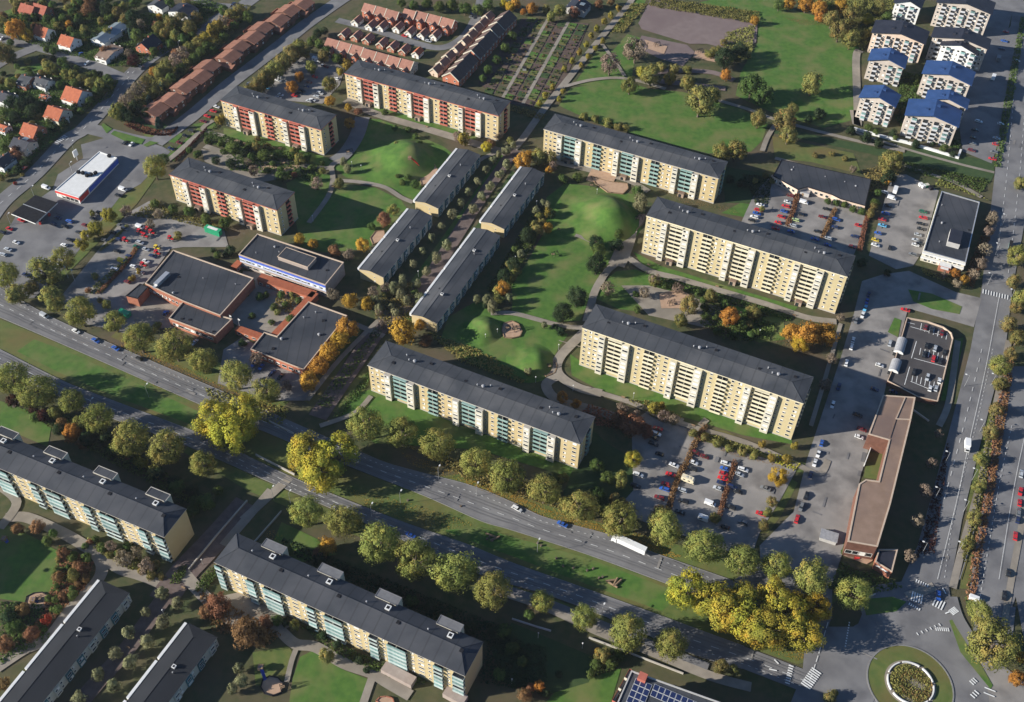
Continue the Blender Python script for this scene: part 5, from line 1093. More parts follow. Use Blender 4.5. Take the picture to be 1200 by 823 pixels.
TREES = {
 'along the upper side of the boulevard': 'lime 94,366,36 134,377,27 163,396,38 204,405,40 237,422,32 277,440,38 312,457,34 428,497,42 471,507,38 513,520,38 558,541,38 594,560,44 638,574,40 679,594,42 727,609,44 779,618,42 826,640,46 870,657,40',
 'on the grass median of the boulevard': 'big 252,492,50 284,488,50 270,508,50 358,532,50 394,533,54 376,552,54',
 'in the clump ending the median': 'big 806,690,48 834,702,46 852,718,50 876,728,52 896,738,54 922,722,52 939,742,50 908,700,44 872,700,40 gold 955,712,38 938,712,36',
 'along the lower side of the boulevard': 'lime 15,443,40 43,460,44 84,470,32 115,490,38 154,515,44 196,525,42 238,544,32 360,600,40 403,610,42 446,637,50 487,656,50 533,669,52 578,692,46 635,704,28 685,723,32 736,741,46 786,755,40',
 'between the long blocks and the brown building': 'lime 910,664,36 952,677,46 1000,694,42',
 'in the two pedestrian courts between the terraces': 'pale 472,327,11 484,309,11 495,294,10 506,279,10 517,265,10 488,332,11 500,318,12 512,302,13 524,287,13 530,251,12 540,238,10 549,225,10 555,245,13 560,213,10 565,230,11 574,218,11 570,199,10 578,187,10 586,204,11 594,193,12 593,176,11 566,231,8 584,181,8 601,170,8',
 'in the court between the lower terraces': 'pale 190,695,17 208,706,16 171,717,13 191,729,18 151,742,17 172,752,19 135,766,16 153,776,19 114,790,17 133,803,18 93,817,18 280,783,15 283,798,16 272,808,14',
 'in the park between the tall blocks': 'pine 699,284,19 699,310,26 676,348,26 660,367,26 619,276,20 602,310,17 591,323,17 646,250,12 green 701,294,20 725,274,12 746,363,10 747,223,14 willow 750,238,18 559,351,10 571,352,13 577,360,13 pale 629,247,11 636,238,8 642,240,8 619,435,10 611,297,10 597,350,11 610,298,10 638,381,9 yellow 642,249,11 dark 722,287,18 651,383,8 657,388,13 orange 642,267,13 589,337,17 olive 630,270,15 808,358,24 798,375,18 833,347,17 768,330,14 883,366,20 bare 713,338,18 767,327,15 755,343,14 794,338,14 shrub 817,343,10 845,352,10 870,380,16 895,365,14 780,335,12 838,372,10 660,210,13 677,208,13 824,352,9 840,388,12 860,392,12 880,392,12 745,345,9',
 'near the lane at the top of the courts': 'orange 612,188,22 644,199,10 622,183,16 olive 632,184,20 645,185,18 598,165,10 bare 648,195,12 585,158,12',
 'beside the tall cream block by the street': 'gold 938,402,22 orange 928,390,24 947,392,32 968,392,28 orange 855,371,25 bare 985,372,10 975,420,14 968,450,16',
 'in the gardens between the red-balconied blocks': 'green 273,173,18 310,182,17 326,181,13 330,206,16 231,181,11 222,176,9 pine 253,188,11 270,192,13 285,180,10 olive 300,172,12 351,187,15 344,178,10 397,215,14 378,200,9 bare 297,200,14 372,215,15 290,190,10 shrub 294,171,9 365,197,10 243,166,9 258,168,10 320,192,9 262,178,9 313,200,10 willow 403,190,9 407,198,9 yellow 258,140,13 orange 410,144,14 rust 345,205,8',
 'in front of the red-balconied blocks': 'orange 387,118,14 408,126,10 425,287,17 351,280,15 367,286,13 rust 420,131,10 392,294,16 450,257,20 bare 409,298,15 green 435,265,10 451,131,9 463,150,8 461,178,10 478,208,9 486,216,12 olive 461,246,15 465,170,10 shrub 487,160,9 491,168,9 497,176,8 479,152,9 467,207,9 471,214,9 yellow 544,163,16 bare 537,160,14 rust 575,168,12 gold 570,172,13',
 'round the brick school': 'orange 410,352,20 430,356,17 407,384,27 385,412,24 374,428,24 362,447,24 399,398,24 472,388,34 492,381,14 rust 499,399,16 bare 447,381,12 445,364,12 437,342,14 390,345,16 452,338,14 pale 463,366,11 476,352,12 489,333,10 dark 270,294,14 264,298,8 250,293,8 green 255,299,10 321,360,10 340,375,14 330,345,10 350,352,9 shrub 304,348,12 312,345,10 295,370,10 334,357,10 318,378,9 258,378,10 285,402,12 bush 344,346,12 325,366,9 200,400,14 184,382,12 bare 300,420,18 335,452,14',
 'between the filling station and the gravel lot': 'straw 128,252,19 112,268,21 95,287,17 101,276,14 lime 74,303,28 6,322,32 181,196,28 olive 61,350,32 36,338,18 51,318,36 20,345,26 108,250,8 bare 148,247,15 176,262,13 185,250,12 green 181,238,11 203,245,13 222,248,14 241,256,13 265,260,16 190,188,18 olive 208,276,11 125,357,12 117,352,8 yellow 155,326,9 162,318,7 rust 103,340,8 bush 95,352,12 111,324,10 26,205,6 8,205,6 red 18,215,5',
 'round the tree-shaded car park': 'olive 386,99,18 365,78,15 379,66,15 302,100,20 312,92,22 322,83,22 332,73,22 341,63,22 350,56,20 358,61,16 291,108,18 orange 342,102,16 351,90,13 yellow 406,76,13 399,84,10 green 366,85,6 375,52,14 383,60,14 366,48,14 395,68,14 bare 340,57,10 416,62,12 430,68,10 pine 372,40,12 380,36,10',
 'on the slope beside the uphill street': 'bare 148,120,20 163,104,20 156,112,18 214,62,16 205,71,18 262,24,14 olive 138,131,22 170,97,16 186,86,16 194,79,18 222,57,16 232,51,16 270,18,16 280,12,16 180,108,14 192,98,14 orange 180,84,12 266,22,10 yellow 240,46,16 250,36,16 256,30,14 green 228,69,16 243,56,16 236,62,16 200,92,14 212,80,14 250,60,12 262,44,12 275,30,12 262,12,14 fir 190,100,9 175,118,10 186,145,11 pine 160,127,18 150,137,16 172,133,14 rust 206,62,12 272,27,12 176,128,8 green 143,133,20 290,20,14',
 'in the gardens round the orange-roofed houses': 'orange 18,34,24 31,40,16 81,29,11 187,20,9 rust 103,11,18 105,3,18 17,182,16 pine 125,11,18 155,20,18 13,120,18 25,122,18 38,130,18 16,137,14 48,120,12 35,118,14 fir 153,40,9 olive 138,15,16 146,8,14 4,61,24 59,79,18 12,66,16 200,28,18 212,24,18 222,33,18 230,21,16 194,38,14 205,42,14 186,32,14 86,88,14 96,94,14 106,97,14 118,99,16 green 55,22,12 66,27,12 74,22,12 85,15,12 78,86,14 110,88,12 126,92,12 28,20,12 12,50,10 40,20,10 92,22,12 60,40,10 215,46,14 225,42,12 200,52,12 180,60,12 115,108,12 125,104,10 105,118,12 95,130,10 58,142,10 45,158,12 5,132,12 12,160,10 70,100,10 62,60,10 55,58,10 18,108,9 yellow 130,102,8 90,3,14 plum 157,71,16 20,176,14 40,5,8 bare 150,62,10 165,28,12 dark 100,40,12 112,44,12 62,68,8 70,72,8 64,150,12 75,144,12 88,126,12 30,190,14 20,200,12 8,195,10',
 'beside the lawns of the upper park': 'bare 745,58,28 715,74,26 738,60,18 olive 738,100,20 821,118,36 806,97,18 763,88,24 889,139,22 863,176,26 845,178,22 835,112,22 green 881,102,32 895,110,26 pine 849,68,24 862,64,20 868,58,18 straw 785,91,16 807,98,15 yellow 752,85,14 orange 851,88,14 884,24,11 olive 920,140,28 924,158,22 928,128,16 952,98,26 1044,190,30 bush 685,137,12 698,140,12 712,144,14 725,148,12 733,150,10 775,78,14 790,80,14 805,82,12 832,62,14 840,58,12 848,50,10 gold 1052,183,12 dark 1015,160,16 998,153,14 1030,168,14 960,134,16 947,140,12 1040,208,20',
 'in the autumn wood at the top right': 'olive 997,20,24 984,36,24 997,47,20 1007,8,20 1030,8,18 975,22,20 1022,38,14 1012,40,14 gold 1017,23,14 orange 961,10,20 945,5,18 925,4,16 960,20,12 985,8,18 green 913,6,14 972,10,16 1040,20,14',
 'along the allotment path': 'yellow 708,25,8 699,33,8 693,42,8 687,52,8 679,61,8 671,71,8 716,18,8 662,81,8 648,102,8 639,112,8 632,121,8 690,66,7 698,56,7 660,107,7 655,116,7 725,10,8 706,48,7 681,76,7',
 'behind the allotments': 'rust 673,14,14 702,5,12 716,2,10 orange 624,10,14 604,5,14 613,14,8 olive 656,13,16 646,20,12 640,10,10 green 600,42,12 592,56,12 582,70,12 572,82,12 566,92,10 560,12,16 545,10,16 530,6,16 515,8,14 500,4,14 485,6,12 470,4,12 572,5,14 gold 598,8,12 590,5,10',
 'on the verges of the main road': 'bare 1092,543,14 1085,575,17 1075,610,17 1100,508,11 1067,652,17 1163,256,16 1159,271,14 1155,292,16 1151,308,16 1142,322,14 1122,332,12 1106,322,10 olive 1161,506,19 1149,538,17 1147,570,17 1142,607,19 1133,638,17 1168,480,18 1172,450,18 1182,380,20 1188,330,18 1192,360,16 lime 1164,755,60 1148,718,30 1172,428,26 1192,300,24 olive 1193,396,20 1198,350,22 1185,415,16 1196,215,16 orange 1192,795,20 1198,770,16 1120,320,12 1130,328,12',
 'round the camper-van car park': 'gold 912,558,24 big 742,538,22 tall 728,562,18 olive 720,585,16 730,590,14 905,588,14 838,607,15 775,602,24 895,615,14 900,600,12 yellow 767,479,16 904,537,10 931,522,10 922,538,12 893,520,10 776,475,10 orange 659,466,15 675,473,12 rust 741,498,30 726,492,24 757,505,20 bare 778,488,16 790,492,14 730,478,16 745,486,14 green 700,580,22 712,600,22 712,560,18 700,545,18 650,560,14 lime 660,560,14 bush 812,508,12 826,513,12 840,520,12 855,526,12 870,530,12 884,534,12',
 'behind the lower cream blocks': 'orange 85,507,24 383,640,24 rust 95,520,14 375,648,18 yellow 166,543,19 green 155,533,18 242,588,22 255,575,14 225,600,18 plum 15,469,18 51,487,18 40,480,14 pine 69,503,16 125,517,18 140,530,18 110,508,16 185,555,18 205,565,18 225,575,16 210,590,14',
 'round the small lower playgrounds': 'rust 21,620,15 44,617,19 74,648,15 68,676,15 94,666,14 37,743,21 27,714,17 6,754,22 3,802,20 12,812,14 100,678,12 red 54,726,14 green 55,634,14 66,702,11 68,714,13 17,735,20 62,625,12 324,727,16 shrub 85,690,10 80,665,10 87,650,10 150,640,12 100,640,10 112,632,10 125,640,10 138,648,10 dark 11,723,22 20,712,14 421,772,14 335,730,12 430,785,10 395,755,12 380,745,12 365,735,12 bare 145,655,24 171,664,20 160,648,16 130,640,14 rust 256,708,30 243,716,20 287,742,38 302,745,28 312,728,18 olive 383,768,20 345,733,14 410,745,16 tall 86,674,14',
 'in the shady gardens at the bottom': 'olive 845,781,20 860,785,14 706,768,20 green 716,776,16 700,778,14 692,790,12 726,770,12 590,740,20 600,760,18 612,775,14 585,790,16 620,720,14 bush 972,817,18 978,812,10 orange 632,804,14 701,763,9 rust 615,815,18 622,806,12 dark 605,800,14 640,812,12 655,790,10 725,752,12 735,762,12',
 'by the low black-roofed building': 'green 1029,226,10 1026,238,12 1010,248,10 990,240,9 980,238,9 970,236,9 1000,245,10 olive 1020,250,12 1024,242,10 893,245,8 897,205,8 orange 1040,212,10 bush 885,212,8 905,212,8 930,218,7 955,182,8 975,180,8 990,186,8 bare 1000,198,10 dark 870,215,14 855,210,12 1040,320,10 1010,308,14',
}
for place, s in TREES.items():
    k = None
    for tok in s.split():
        if ',' in tok: x, y, dd = (float(v) for v in tok.split(',')); tree(k, x, y, dd, place)
        else: k = tok
# garden thickets: more trees where the photograph shows unbroken greenery
HOUSE_XY = [(o.location.x, o.location.y) for o in bpy.data.objects if o.parent is None and o.name.split('.')[0] in ('house', 'row_house', 'apartment_block', 'terraced_block')]
ROAD_PX = [P('-30,285 0,240 40,205 78,165 100,150 135,110 160,82 185,62 215,45 250,25 280,10'), P('-30,95 0,75 20,65 45,55'), P('-30,35 0,45 45,55 85,68 115,80 150,95'), P('225,-5 245,5 270,8')]
ROAD_W = [smooth_line([G(*p) for p in r_], 8) for r_ in ROAD_PX]
def thicket(poly, n, kinds, dr, place, gap=7):
    k = t = 0; done = []
    while k < n and t < 6000:
        t += 1; x, y = TR.uniform(min(p[0] for p in poly), max(p[0] for p in poly)), TR.uniform(min(p[1] for p in poly), max(p[1] for p in poly))
        if not inside((x, y), poly): continue
        g = G(x, y)
        if any(hypot(g[0] - h_[0], g[1] - h_[1]) < 13 for h_ in HOUSE_XY) or any(hypot(g[0] - q[0], g[1] - q[1]) < 8 for r_ in ROAD_W for q in r_) or any(hypot(g[0] - q[0], g[1] - q[1]) < gap for q in done): continue
        done.append(g); k += 1; tree(TR.choice(kinds), x, y - 4, TR.uniform(*dr), place)
thicket(P('0,0 240,0 215,40 170,70 150,75 100,65 40,45 0,38'), 46, ('olive', 'green', 'green', 'olive', 'rust', 'pine', 'bush', 'shrub'), (9, 17), 'in the top-left gardens above the lane')
thicket(P('0,85 50,68 140,98 130,118 90,140 60,172 20,210 0,215'), 44, ('green', 'green', 'olive', 'shrub', 'bush', 'dark'), (8, 14), 'in the top-left gardens below the lane')
thicket(P('262,166 300,165 345,180 385,196 370,218 330,208 300,200 262,180'), 16, ('shrub', 'green', 'bush', 'dark'), (7, 12), 'in the garden court between red-balconied blocks', 4)
thicket(P('25,485 75,487 150,532 225,575 232,598 180,566 90,516'), 16, ('olive', 'green', 'pine', 'rust'), (14, 22), 'in the shade behind the lower-left block', 8)
thicket(P('330,640 480,692 590,742 575,756 470,712 335,652'), 14, ('green', 'pine', 'dark'), (12, 18), 'in the shade behind the lower block', 8)
thicket(P('440,345 478,332 498,352 470,385 442,372'), 10, ('bare', 'shrub', 'willow', 'bush'), (8, 14), 'where the courts meet the school lane', 5)
thicket(P('1000,145 1060,162 1122,180 1118,186 1060,172 1000,156'), 8, ('shrub', 'green', 'dark'), (7, 12), 'below the low white wall', 4)
thicket(P('1048,95 1062,80 1082,92 1076,130 1056,148 1046,140'), 8, ('shrub', 'olive', 'dark'), (7, 12), 'between the blue-roofed blocks', 4)
thicket(P('560,365 600,300 630,250 640,255 610,318 580,362'), 12, ('green', 'pine', 'bush', 'olive'), (9, 15), 'on the shaded bank left of the park', 5)
thicket(P('825,352 905,378 900,398 850,398 815,380'), 12, ('shrub', 'green', 'bush'), (8, 13), 'in the planting between the tall blocks', 4)
thicket(P('100,632 150,652 185,664 190,684 150,668 108,646'), 10, ('bush', 'shrub', 'rust'), (8, 14), 'in front of the lower-left block', 4)
thicket(P('70,640 108,662 98,692 60,728 42,732 60,690'), 14, ('rust', 'shrub', 'bush', 'green'), (8, 14), 'beside the lawn at the lower left', 4)
# beds of low shrubs, hedges and fallen leaves: nobody could count these
def bed(name, poly_px, h, mat, leaf=.45, dens=5., kind='stuff', bump=6.):
    w = [G(*p) for p in poly_px]; xs = [p[0] for p in w]; ys = [p[1] for p in w]; n = 0
    r = np.random.RandomState(int(abs(xs[0] * 7 + ys[0])) % 9999)
    area = abs(sum(w[i][0] * w[(i + 1) % len(w)][1] - w[(i + 1) % len(w)][0] * w[i][1] for i in range(len(w)))) / 2
    N = int(min(60000, area * dens * (xs and (max(xs) - min(xs)) * (max(ys) - min(ys)) / max(area, 1)) ** 0 * 1))
    pts = []
    while len(pts) < N:
        x, y = r.uniform(min(xs), max(xs)), r.uniform(min(ys), max(ys))
        if inside((x, y), w): pts.append((x, y))
    p = np.array(pts)
    if h > 0:
        hh = h * (.55 + .45 * np.sin(p[:, 0] / bump * 2.1 + 1.3 * np.sin(p[:, 1] / bump)) * np.cos(p[:, 1] / bump * 2.6)) * (.5 + .5 * r.rand(N)); z = .2 + hh
        nm = r.normal(size=(N, 3)); nm[:, 2] += .9
    else:
        z = np.full(N, .24) + .03 * r.rand(N); nm = r.normal(size=(N, 3)) * .25; nm[:, 2] += 1
    nm /= np.linalg.norm(nm, axis=1)[:, None]; t = np.cross(nm, r.normal(size=(N, 3))); t /= np.linalg.norm(t, axis=1)[:, None]; s = np.cross(nm, t)
    sz = leaf * (.6 + .8 * r.rand(N, 1)); c = np.column_stack([p, z]); v = np.stack([c - t * sz, c - s * sz * .7, c + t * sz, c + s * sz * .7], 1).reshape(-1, 3)
    me = bpy.data.meshes.new(name); me.from_pydata(v.tolist(), [], np.arange(N * 4).reshape(-1, 4).tolist()); me.materials.append(MATS[mat]); me.update()
    o = link(name, me, kind=kind); return o
for s, h, mat in (
    ('130,130 165,95 200,65 240,40 275,8 295,8 270,45 235,75 200,100 175,135 150,140', 2.2, 'leaf_olive'), ('150,140 180,152 205,152 200,160 170,158 145,148', 1.0, 'leaf_rust'),
    ('0,20 60,10 160,20 240,0 260,8 220,50 160,80 130,78 60,60 0,40', 1.8, 'leaf_green'), ('0,95 60,80 140,95 130,115 90,135 60,170 20,205 0,210', 1.5, 'leaf_green'),
    ('295,105 350,48 362,55 305,112', 2., 'leaf_olive'), ('150,255 185,235 200,250 262,262 268,272 240,268 200,258', 1.4, 'leaf_olive'),
    ('262,170 300,165 350,182 380,200 365,215 320,205 270,200', 1.0, 'leaf_green'), ('100,345 150,300 158,290 162,294 120,345', 1.2, 'leaf_olive'),
    ('240,152 330,180 340,188 240,168', .8, 'leaf_green'), ('440,350 480,330 500,350 470,390 440,375', 1.4, 'leaf_olive'), ('500,390 560,410 620,445 610,450 540,425', .9, 'leaf_olive'),
    ('560,110 600,124 640,136 634,142 596,130 556,116', 1.2, 'leaf_olive'),
    ('760,470 800,490 790,500 765,490 735,470', 1.2, 'leaf_olive'), ('690,475 745,492 760,510 700,500 680,485', 1.6, 'leaf_rust'), ('820,505 890,528 895,536 830,518', 1.5, 'leaf_olive'), ('900,530 940,545 930,552 900,540', 1.2, 'leaf_yellow'),
    ('752,318 800,332 860,350 930,372 925,378 850,355 790,338', .9, 'leaf_green'), ('830,355 910,380 900,400 850,400 820,380', 1.2, 'leaf_green'),
    ('1176,420 1188,425 1176,500 1164,580 1148,660 1142,705 1130,705 1140,640 1154,570 1166,490', 2.2, 'leaf_rust'), ('1180,440 1186,440 1166,560 1148,650 1142,690 1138,690 1150,620 1164,530', 2.4, 'leaf_rust'), ('1160,480 1170,470 1156,560 1142,620 1130,660 1126,655 1140,590', 1.6, 'leaf_olive'), ('1100,210 1150,230 1160,238 1150,232 1095,218', 1.0, 'leaf_olive'), ('1060,190 1160,212 1150,226 1060,200', 1.2, 'leaf_green'),
    ('1010,200 1055,190 1060,200 1020,230', 1.2, 'leaf_olive'), ('1130,325 1160,250 1168,255 1140,340', 1.5, 'leaf_rust'), ('1080,315 1120,330 1138,338 1120,335 1080,322', .9, 'leaf_olive'),
    ('1094,650 1072,655 1090,590 1110,520 1112,525', .9, 'leaf_plum'), ('985,660 1040,680 1060,690 1000,700 970,690', 1.4, 'leaf_green'),
    ('370,475 440,385 448,390 385,480', .9, 'leaf_green'), ('390,490 450,410 458,415 400,490', .9, 'leaf_green'), ('240,455 340,480 330,500 250,480', .8, 'leaf_olive'),
    ('20,480 75,485 150,530 230,575 240,600 180,570 90,520', 1.6, 'leaf_green'), ('100,630 150,650 180,660 200,680 150,668 110,645', 1.1, 'leaf_olive'), ('230,690 290,720 330,745 310,760 250,740', .9, 'leaf_rust'),
    ('330,720 420,765 500,800 480,805 400,770', 1.0, 'leaf_green'), ('70,640 110,660 100,690 60,730 40,735 60,690', 1.0, 'leaf_rust'), ('0,705 50,710 60,750 0,780', 1.0, 'leaf_green'),
    ('330,630 480,690 600,740 590,760 470,710 330,645', .7, 'leaf_pine'), ('575,740 640,760 640,815 560,800', .8, 'leaf_pine'), ('690,770 730,760 722,785 690,795', 1.2, 'leaf_green'),
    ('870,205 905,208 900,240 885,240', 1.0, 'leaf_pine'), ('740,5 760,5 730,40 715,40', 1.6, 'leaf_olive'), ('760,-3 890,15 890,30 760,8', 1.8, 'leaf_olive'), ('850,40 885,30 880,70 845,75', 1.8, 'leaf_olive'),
    ('930,0 1050,0 1040,25 1010,60 960,20', 1.5, 'leaf_olive'), ('570,340 600,290 620,255 640,240 632,275 612,310 590,355', 1.0, 'leaf_green'),
    ('1196,20 1202,20 1188,110 1172,198 1164,196 1178,110', 2.0, 'leaf_green'), ('1050,110 1060,85 1080,90 1078,128 1056,150 1048,140', 1.2, 'leaf_green'), ('1090,155 1125,165 1124,176 1062,160', 1.0, 'leaf_green'),
    ('282,325 300,330 290,350 275,345', .9, 'leaf_green'), ('325,345 355,350 345,370 320,362', .9, 'leaf_olive'), ('470,520 600,560 680,590 670,600 560,570', 1.0, 'leaf_olive'),
):
    bed('shrub_bed', P(s), h, mat, leaf=.5, dens=3.2)
def hedge(pts, h, wd, mat, desc, place):
    w = smooth_line([G(*p) for p in pts], 4); t = thing('hedge', w[0], 0, desc, place, 'hedge', pts[0]); r = np.random.RandomState(len(w)); v = []; n = 0
    for i in range(len(w) - 1):
        p, q = w[i], w[i + 1]; L = hypot(q[0] - p[0], q[1] - p[1])
        for k in range(int(L * wd * 14) + 4):
            f = r.rand(); c = np.array([p[0] + (q[0] - p[0]) * f - w[0][0] + r.uniform(-wd, wd) / 2, p[1] + (q[1] - p[1]) * f - w[0][1] + r.uniform(-wd, wd) / 2, .2 + h * r.rand() ** .6])
            nn = r.normal(size=3); nn[2] += .4; nn /= np.linalg.norm(nn); a = np.cross(nn, r.normal(size=3)); a /= np.linalg.norm(a); b_ = np.cross(nn, a); s = .22 + .2 * r.rand()
            v += [c - a * s, c - b_ * s, c + a * s, c + b_ * s]
    v = np.array(v); me = bpy.data.meshes.new('foliage'); me.from_pydata(v.tolist(), [], np.arange(len(v)).reshape(-1, 4).tolist()); me.materials.append(MATS[mat]); me.update(); link('foliage', me, t)
lp = 'between the camper-van lot rows'; rp = 'between the rows of the upper right car park'
hedge(P('826,500 812,525 806,540 795,560 788,580 782,605'), 1.3, 2.6, 'leaf_rust', 'longer rusty clipped hedge', lp)
hedge(P('861,542 854,565 847,590 840,612'), 1.3, 2.2, 'leaf_rust', 'shorter rusty clipped hedge', lp)
hedge(P('935,225 930,245 922,266'), 1.2, 2.6, 'leaf_rust', 'rusty clipped hedge, leftmost of three', rp); hedge(P('978,246 970,265 963,280'), 1.2, 2.4, 'leaf_rust', 'rusty clipped hedge, middle of three', rp); hedge(P('1019,245 1012,270 1007,295'), 1.2, 2.4, 'leaf_rust', 'rusty clipped hedge, rightmost of three', rp)
hedge(P('242,152 225,170 205,190'), 1.0, 1.6, 'leaf_plum', 'dark clipped hedge', 'along the path left of the red-balconied block'); hedge(P('160,292 150,308 135,325 115,345'), 1.2, 2, 'leaf_rust', 'dark brown hedge', 'splitting the gravel lot'); hedge(P('117,295 135,280 150,265'), 1.0, 1.5, 'leaf_olive', 'sparse brown hedge', 'at the upper end of the gravel lot')
hedge(P('150,148 175,158 200,158 208,150'), 1.0, 1.5, 'leaf_plum', 'dark red clipped hedge', 'round the end of the brown terrace garden'); hedge(P('215,668 205,682'), 1.2, 4, 'leaf_green', 'bright green clipped hedge', 'beside the sunken pedestrian street'); hedge(P('253,668 235,690'), 1.2, 4.5, 'leaf_green', 'bright green clipped hedge', 'at the left end of the lower block')
hedge(P('300,95 250,152'), 1.0, .8, 'leaf_green', 'thin green hedge', 'beside the uphill street'); hedge(P('965,623 980,628'), 1.2, 1.6, 'leaf_pine', 'short dark hedge', 'behind the tin-roofed kiosk'); hedge(P('1003,600 990,640 986,650'), .9, 1.2, 'leaf_green', 'narrow green hedge', 'along the foot of the brown building')
for s, mat, dens in (('540,557 600,578 640,597 716,619 770,641 800,652 790,655 768,649 716,629 640,608 600,590 545,567', 'leaf_orange', 1.6), ('140,398 200,424 262,452 330,482 320,486 255,457 190,430 140,405', 'leaf_orange', 1.2),('60,385 130,400 210,440 225,455 150,425 70,395', 'leaf_orange', .8), ('140,425 200,450 230,470 215,468 150,440', 'leaf_orange', .5), ('470,530 600,575 690,605 790,640 780,650 690,620 600,585 480,545', 'leaf_orange', .9), ('400,570 480,590 560,615 520,622 440,600', 'leaf_orange', .6),
                      ('300,460 340,480 330,490 290,475', 'leaf_orange', .7), ('850,720 950,745 955,768 935,775 890,760', 'leaf_orange', 1.2), ('900,395 950,400 975,410 940,420', 'leaf_rust', 1.), ('280,705 330,730 300,755 270,735', 'leaf_rust', 1.2),
                      ('770,220 860,245 870,252 800,238', 'leaf_rust', .8), ('310,615 350,640 345,650 310,640', 'leaf_orange', .5), ('915,20 960,25 975,30 940,30', 'leaf_rust', 1.), ('800,500 930,545 935,552 860,535 805,510', 'leaf_rust', 1.2), ('90,640 125,665 110,690 85,690', 'leaf_rust', .8),
                      ('1150,560 1158,500 1166,480 1160,540 1140,640 1130,650', 'leaf_yellow', .5)):
    bed('fallen_leaves', P(s), 0, mat, leaf=.17, dens=dens * 3.5)
w = ring(RX, RY, RR * .48, 24); 
def wpoly(pts): return [project(x, y, 0) for x, y in pts]
bed('roundabout_planting', wpoly(w), 1.1, 'leaf_olive', .5, 14.); bed('roundabout_planting', wpoly(ring(RX + 2, RY - 1, RR * .40, 16)), 1.3, 'leaf_rust', .4, 6.)
bed('fallen_leaves', wpoly(ring(RX, RY, RR * .78, 20, 1.6, 3.6) + ring(RX, RY, RR * .62, 20, 1.6, 3.6)[::-1]), 0, 'leaf_orange', .35, 2.)
# allotment plots
AR = random.Random(5)

